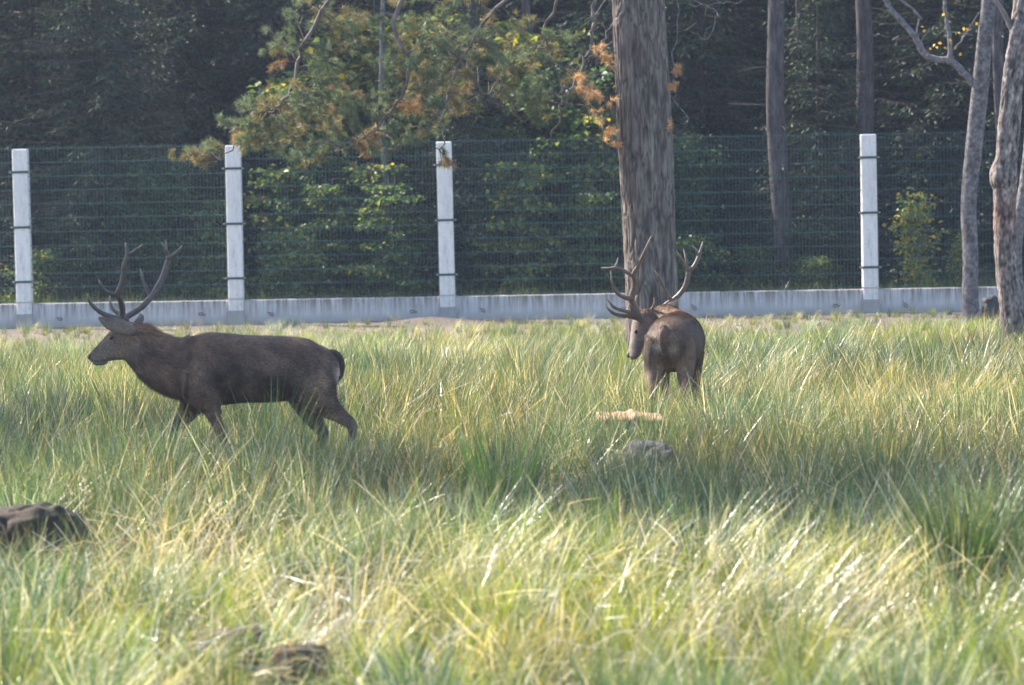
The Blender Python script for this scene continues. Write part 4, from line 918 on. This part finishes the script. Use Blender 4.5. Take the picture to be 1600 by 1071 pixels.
# zones: centre pixel of the grass bases, radius in x, radius along y (m), kind, weight
Z = []
def zone(px, py, rx, ry, kind, w): x, y = gpix(px, py); Z.append((x, y, rx, ry, kind, w))
zone(250, 760, 1.9, 5, 'rush', 2.2); zone(60, 700, 1.4, 5, 'rush', 1.6); zone(700, 760, 1.5, 4.5, 'rush', 1.6); zone(1350, 830, 1.7, 3.5, 'rush', 3.0); zone(1100, 760, .9, 3, 'rush', 2.0)
zone(1110, 960, .55, 1.6, 'blown', 3.0); zone(1180, 1000, .5, 1.0, 'blown', 1.2); zone(660, 575, 1.0, 2.5, 'blown', 2.5); zone(1180, 640, 1.3, 3, 'blown', 1.4); zone(1400, 610, 1.3, 3, 'blown', 1.2)
zone(480, 1000, .55, 1.0, 'straw', 3.0); zone(200, 960, .6, 1.4, 'straw', 1.6); zone(640, 1020, .6, 1.2, 'straw', 1.5); zone(1300, 1010, .6, 1.4, 'straw', 1.5)
zone(800, 1060, 2.4, 2.0, 'fresh', 2.2); zone(790, 920, 1.0, 3.0, 'fresh', 1.6); zone(1250, 560, 4.0, 5.0, 'fresh', 1.6); zone(1500, 1040, 1.2, 2.0, 'fresh', 1.5); zone(1100, 545, 5, 3, 'fresh', 1.0)
pts = []; rots = []; scl = []; idx = []; hue = []
Ys = []
y = 15.5
while y < 54.6:
    sp = .175+.0022*(y-15.5); half = .15*y+3.0
    x = -half
    while x < half:
        Ys.append((x+random.uniform(-.5, .5)*sp*1.3, y+random.uniform(-.5, .5)*sp*1.3)); x += sp
    y += sp
Ys = np.array(Ys); GZ = gz(Ys[:, 0], Ys[:, 1])
kinds = ['rush', 'fresh', 'blown', 'straw', 'short', 'seed']; basew = dict(rush=.6, fresh=.5, blown=.14, straw=.14, short=.25, seed=.12)
idr = dict(rush=(0, 3), fresh=(3, 6), blown=(6, 9), short=(9, 11), straw=(11, 14), seed=(14, 17))
excl = [(at(1010, 700, 28.4), .24), (at(45, 800, 24.0), .36), (at(375, 1030, 19.6), .15), (at(465, 1050, 19.3), .16), (at(985, 650, 31.0), .2), (at(1548, 490, 51.), .15), (pb, .33), (bb, .22), (ab, .15)]
clear = [(at(1010, 700, 28.1), .3, .9), (at(45, 800, 23.3), .45, .7), (at(420, 1040, 18.9), .35, .3), (at(985, 650, 30.4), .36, .72), (at(240, 700, 29.8), .45, .80), (at(330, 700, 29.8), .6, .80), (at(500, 700, 29.8), .6, .80)]
for (x, y), z in zip(Ys, GZ):
    if any((x-c.x)**2+(y-c.y)**2 < r_*r_ for c, r_ in excl): continue
    n1 = noise.noise(Vector((x*.8, y*.45, 0))); n2 = noise.noise(Vector((x*1.9, y*1.1, 7))); n3 = noise.noise(Vector((x*.35, y*.2, 13))); n4 = noise.noise(Vector((x*3.2, y*2.6, 21)))
    # thinning towards the fence
    kf = np.clip((54.4-y)/9, 0, 1); 
    if kf < 1 and random.random() > kf*2.4+.30+.7*n1: continue
    W = dict(basew); W['rush'] *= math.exp(2.2*n1); W['fresh'] *= math.exp(-2.0*n1); W['blown'] *= math.exp(3.0*n2); W['straw'] *= math.exp(-3*n2); W['seed'] *= math.exp(2*n3)
    if y < 28: W['straw'] += .16; W['fresh'] += .35*max(0, (25-y)/9)
    if 25 < y < 40: W['rush'] += .35; W['seed'] += .06
    if y > 49: W['rush'] *= .4; W['short'] *= 2
    for zx, zy, rx, ry, kd, wt in Z:
        e = ((x-zx)/rx)**2+((y-zy)/ry)**2
        if e < 6: W[kd] += wt*math.exp(-e)
    k = random.choices(kinds, [W[q] for q in kinds])[0]
    if n4 < -.14 and k in ('rush', 'fresh', 'blown'): k = random.choice(['short', 'short', 'straw'])
    hs = (1+.5*n2+.3*n1+.75*n4)*random.uniform(.7, 1.25)*(.25+.75*kf)
    if k == 'rush': hs *= 1.05
    if y < 22: hs *= .55+.45*(y-15.5)/6.5
    for c, r_, f_ in clear:
        if (x-c.x)**2+(y-c.y)**2 < (r_*1.3)**2 or (abs(x-c.x) < r_ and 0 < c.y-y < .9): hs *= f_; break
    cap = min(.70, .10+.036*(54.6-y))*random.uniform(.75, 1.12)/.62; hs = min(hs*.92, cap)
    pts.append((x, y, z)); lean_dir = random.gauss(0, .6) if k in ('blown',) else random.uniform(-3.1, 3.1) if k != 'short' else random.random()*6.28
    if k in ('straw',): lean_dir = random.gauss(0, .9)
    rots.append((random.gauss(0, .07), random.gauss(.03, .08), lean_dir)); s_ = max(.3, hs); scl.append((s_*1.1, s_*1.1, s_))
    if 25 < y < 37: warm_ = -.06
    else: warm_ = .04
    a, b_ = idr[k]; idx.append(random.randrange(a, b_))
    v = 1+.4*n3+.7*n4+random.uniform(-.3, .3); warm = warm_+.25*n1+.1*random.uniform(-1, 1); hue.append((v*(1-warm), v, v*(1+warm)))
print('tufts', len(pts))
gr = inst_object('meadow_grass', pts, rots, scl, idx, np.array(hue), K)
tag(gr, 'wild meadow of rushes, fresh grass and pale blown-over stalks', 'grass', kind='stuff')
# loose pale stalks lying and leaning through the near grass
nS_ = 13000; yy_ = 16+19*rng.random(nS_)**1.15; xx_ = (rng.random(nS_)*2-1)*(.15*yy_+.8)
zw = np.zeros(nS_)+.34
for zx, zy, rx, ry, kd, wt in Z:
    if kd in ('straw', 'blown'): zw += .8*np.exp(-((xx_-zx)/(rx*1.3))**2-((yy_-zy)/(ry*1.3))**2)
kp = rng.random(nS_) < zw; xx_, yy_ = xx_[kp], yy_[kp]; nS_ = len(xx_)
az = rng.normal(size=nS_)*.75; el = np.clip(rng.normal(size=nS_)*.42+.55, -.15, 1.35)
d_ = np.stack([np.cos(az)*np.cos(el), np.sin(az)*np.cos(el), np.sin(el)], 1); fl = rng.random(nS_) < .28; d_[fl, 0] *= -1
L_ = .14+.34*rng.random(nS_); z0_ = gz(xx_, yy_)+.04+.30*rng.random(nS_)*np.clip((yy_-14)/7, .35, 1); p0 = np.stack([xx_, yy_, z0_], 1)
kk = rng.random(nS_) < .4; kt = np.where(kk, .3+.4*rng.random(nS_), 1.)
d2 = d_+rdir(nS_)*np.where(kk, .9, .15)[:, None]+np.array([0, 0, -.3])*kk[:, None]; d2 /= np.linalg.norm(d2, axis=1)[:, None]
sd_ = np.cross(d_, rdir(nS_)); sd_ /= np.linalg.norm(sd_, axis=1)[:, None]; W_ = .003+.0055*rng.random(nS_)**2; rows = []
for k in range(6):
    t = k/5; a_ = np.minimum(t, kt)*L_; b_ = np.maximum(0, t-kt)*L_; q = p0+d_*a_[:, None]+d2*b_[:, None]; q[:, 2] -= .10*(t*L_)**2/.3; q[:, 2] = np.maximum(q[:, 2], gz(q[:, 0], q[:, 1])+.006)
    wk = W_*(1-.7*t*t); rows += [q-sd_*wk[:, None]*.5, q+sd_*wk[:, None]*.5]
V = np.stack(rows, 1).reshape(-1, 3); b_ = np.arange(nS_)[:, None]*12; Fc = np.concatenate([b_+np.array([2*k, 2*k+1, 2*k+3, 2*k+2]) for k in range(5)])
ck = np.array([(.66, .58, .47), (.56, .46, .33), (.72, .68, .60), (.40, .29, .17)])[rng.choice(4, nS_, p=[.4, .25, .25, .1])]*(.7+.45*rng.random((nS_, 1)))
tag(link('dry_stalks', mesh('dry_stalks', V, Fc, np.repeat(ck, 12, 0), True), M_TUSS), 'pale dry bent stalks strewn through the near grass', 'dry stalks', kind='stuff')
# distinct tussocks
def tussock(px, Y, h, n_b, spread, lean, cols, label, seed, w_=.008, base_r=.14, arch=.2):
    b = G(px, Y); me = tuft(n_b, h, spread, lean, w_, cols, seed, arch, 5, base_r, .05)
    tag(link('rush_tussock', me, M_TUSS, None, b), label, 'rush tussock')
tussock(1500, 21.9, .86, 620, .50, (.10, 0, 0), [(.045, .10, .03, .6), (.07, .14, .035, .4), (.03, .07, .02, .4)], 'big dark green rush tussock fanning out at the right edge', 101)
tussock(1570, 22.6, .80, 420, .5, (.05, 0, 0), [(*RU, .6), (*RU2, .4)], 'tall rush tussock cut by the right edge behind the dark one', 102)
tussock(775, 26.6, .84, 130, .24, (-.03, 0, 0), [(.15, .34, .03, .6), (.24, .38, .04, .4)], 'bright green upright tussock in the middle of the meadow', 103, .010)
tussock(425, 28.6, .92, 120, .22, (.03, 0, 0), [(.09, .19, .06, .5), (.08, .17, .06, .6)], 'green rush tussock standing in front of the walking stag\'s belly', 104, .008)
tussock(1140, 29.5, .62, 330, .5, (.0, 0, 0), [(*BL, .5), (*RU, .5)], 'bluish rush tussock to the right of the lichened boulder', 105)
tussock(1235, 19.5, .36, 220, .35, (.1, 0, 0), [(.24, .30, .03, .7), (*FR2, .3)], 'bright yellow-green grass tussock in the near grass at the lower right', 106)
tussock(60, 22.3, .52, 260, .35, (.12, 0, 0), [(.10, .20, .035, .5), (*RU2, .5)], 'green tussock in front of the dark mossy boulder', 107)
tussock(540, 23.0, .62, 300, .40, (.12, 0, 0), [(*RU, .5), (*RU2, .5)], 'dark green rush tussock in the near left of the meadow', 108)
# undergrowth at the wood edge
ux = rng.uniform(-12, 12, 2600); uy = 55.6+rng.random(2600)**1.5*9; uz = gz(ux, uy); nu_ = len(ux)
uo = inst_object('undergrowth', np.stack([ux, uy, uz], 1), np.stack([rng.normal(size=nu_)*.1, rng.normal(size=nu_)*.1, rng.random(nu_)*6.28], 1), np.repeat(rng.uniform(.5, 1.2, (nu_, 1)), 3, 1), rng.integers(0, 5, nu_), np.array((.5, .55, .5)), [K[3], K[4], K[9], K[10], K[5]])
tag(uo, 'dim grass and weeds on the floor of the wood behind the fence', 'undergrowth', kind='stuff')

# ------------------------------------------------------------------ haze
mb = MB(); mb.box((0, 119, 8.3), (410, 370, 19.0)); hm = bpy.data.materials.new('haze_air'); hm.use_nodes = True; n = hm.node_tree; n.nodes.clear()
out = nd(n, 'ShaderNodeOutputMaterial'); pv = nd(n, 'ShaderNodeVolumePrincipled'); pv.inputs['Color'].default_value = (.64, .74, 1.0, 1); pv.inputs['Density'].default_value = .00045
pv.inputs['Anisotropy'].default_value = .35
n.links.new(pv.outputs[0], out.inputs['Volume']); tag(link('haze', mb.mesh('haze'), hm), kind='stuff')

for o in S.objects:
    if o.name.split('.')[0] in ('twigs', 'needles', 'dead_twigs', 'dead_needles', 'dead_branches', 'coat', 'tail_hair', 'yellow_leaves', 'stems', 'branches') or (o.name.split('.')[0] == 'leaves'): o['kind'] = 'stuff'
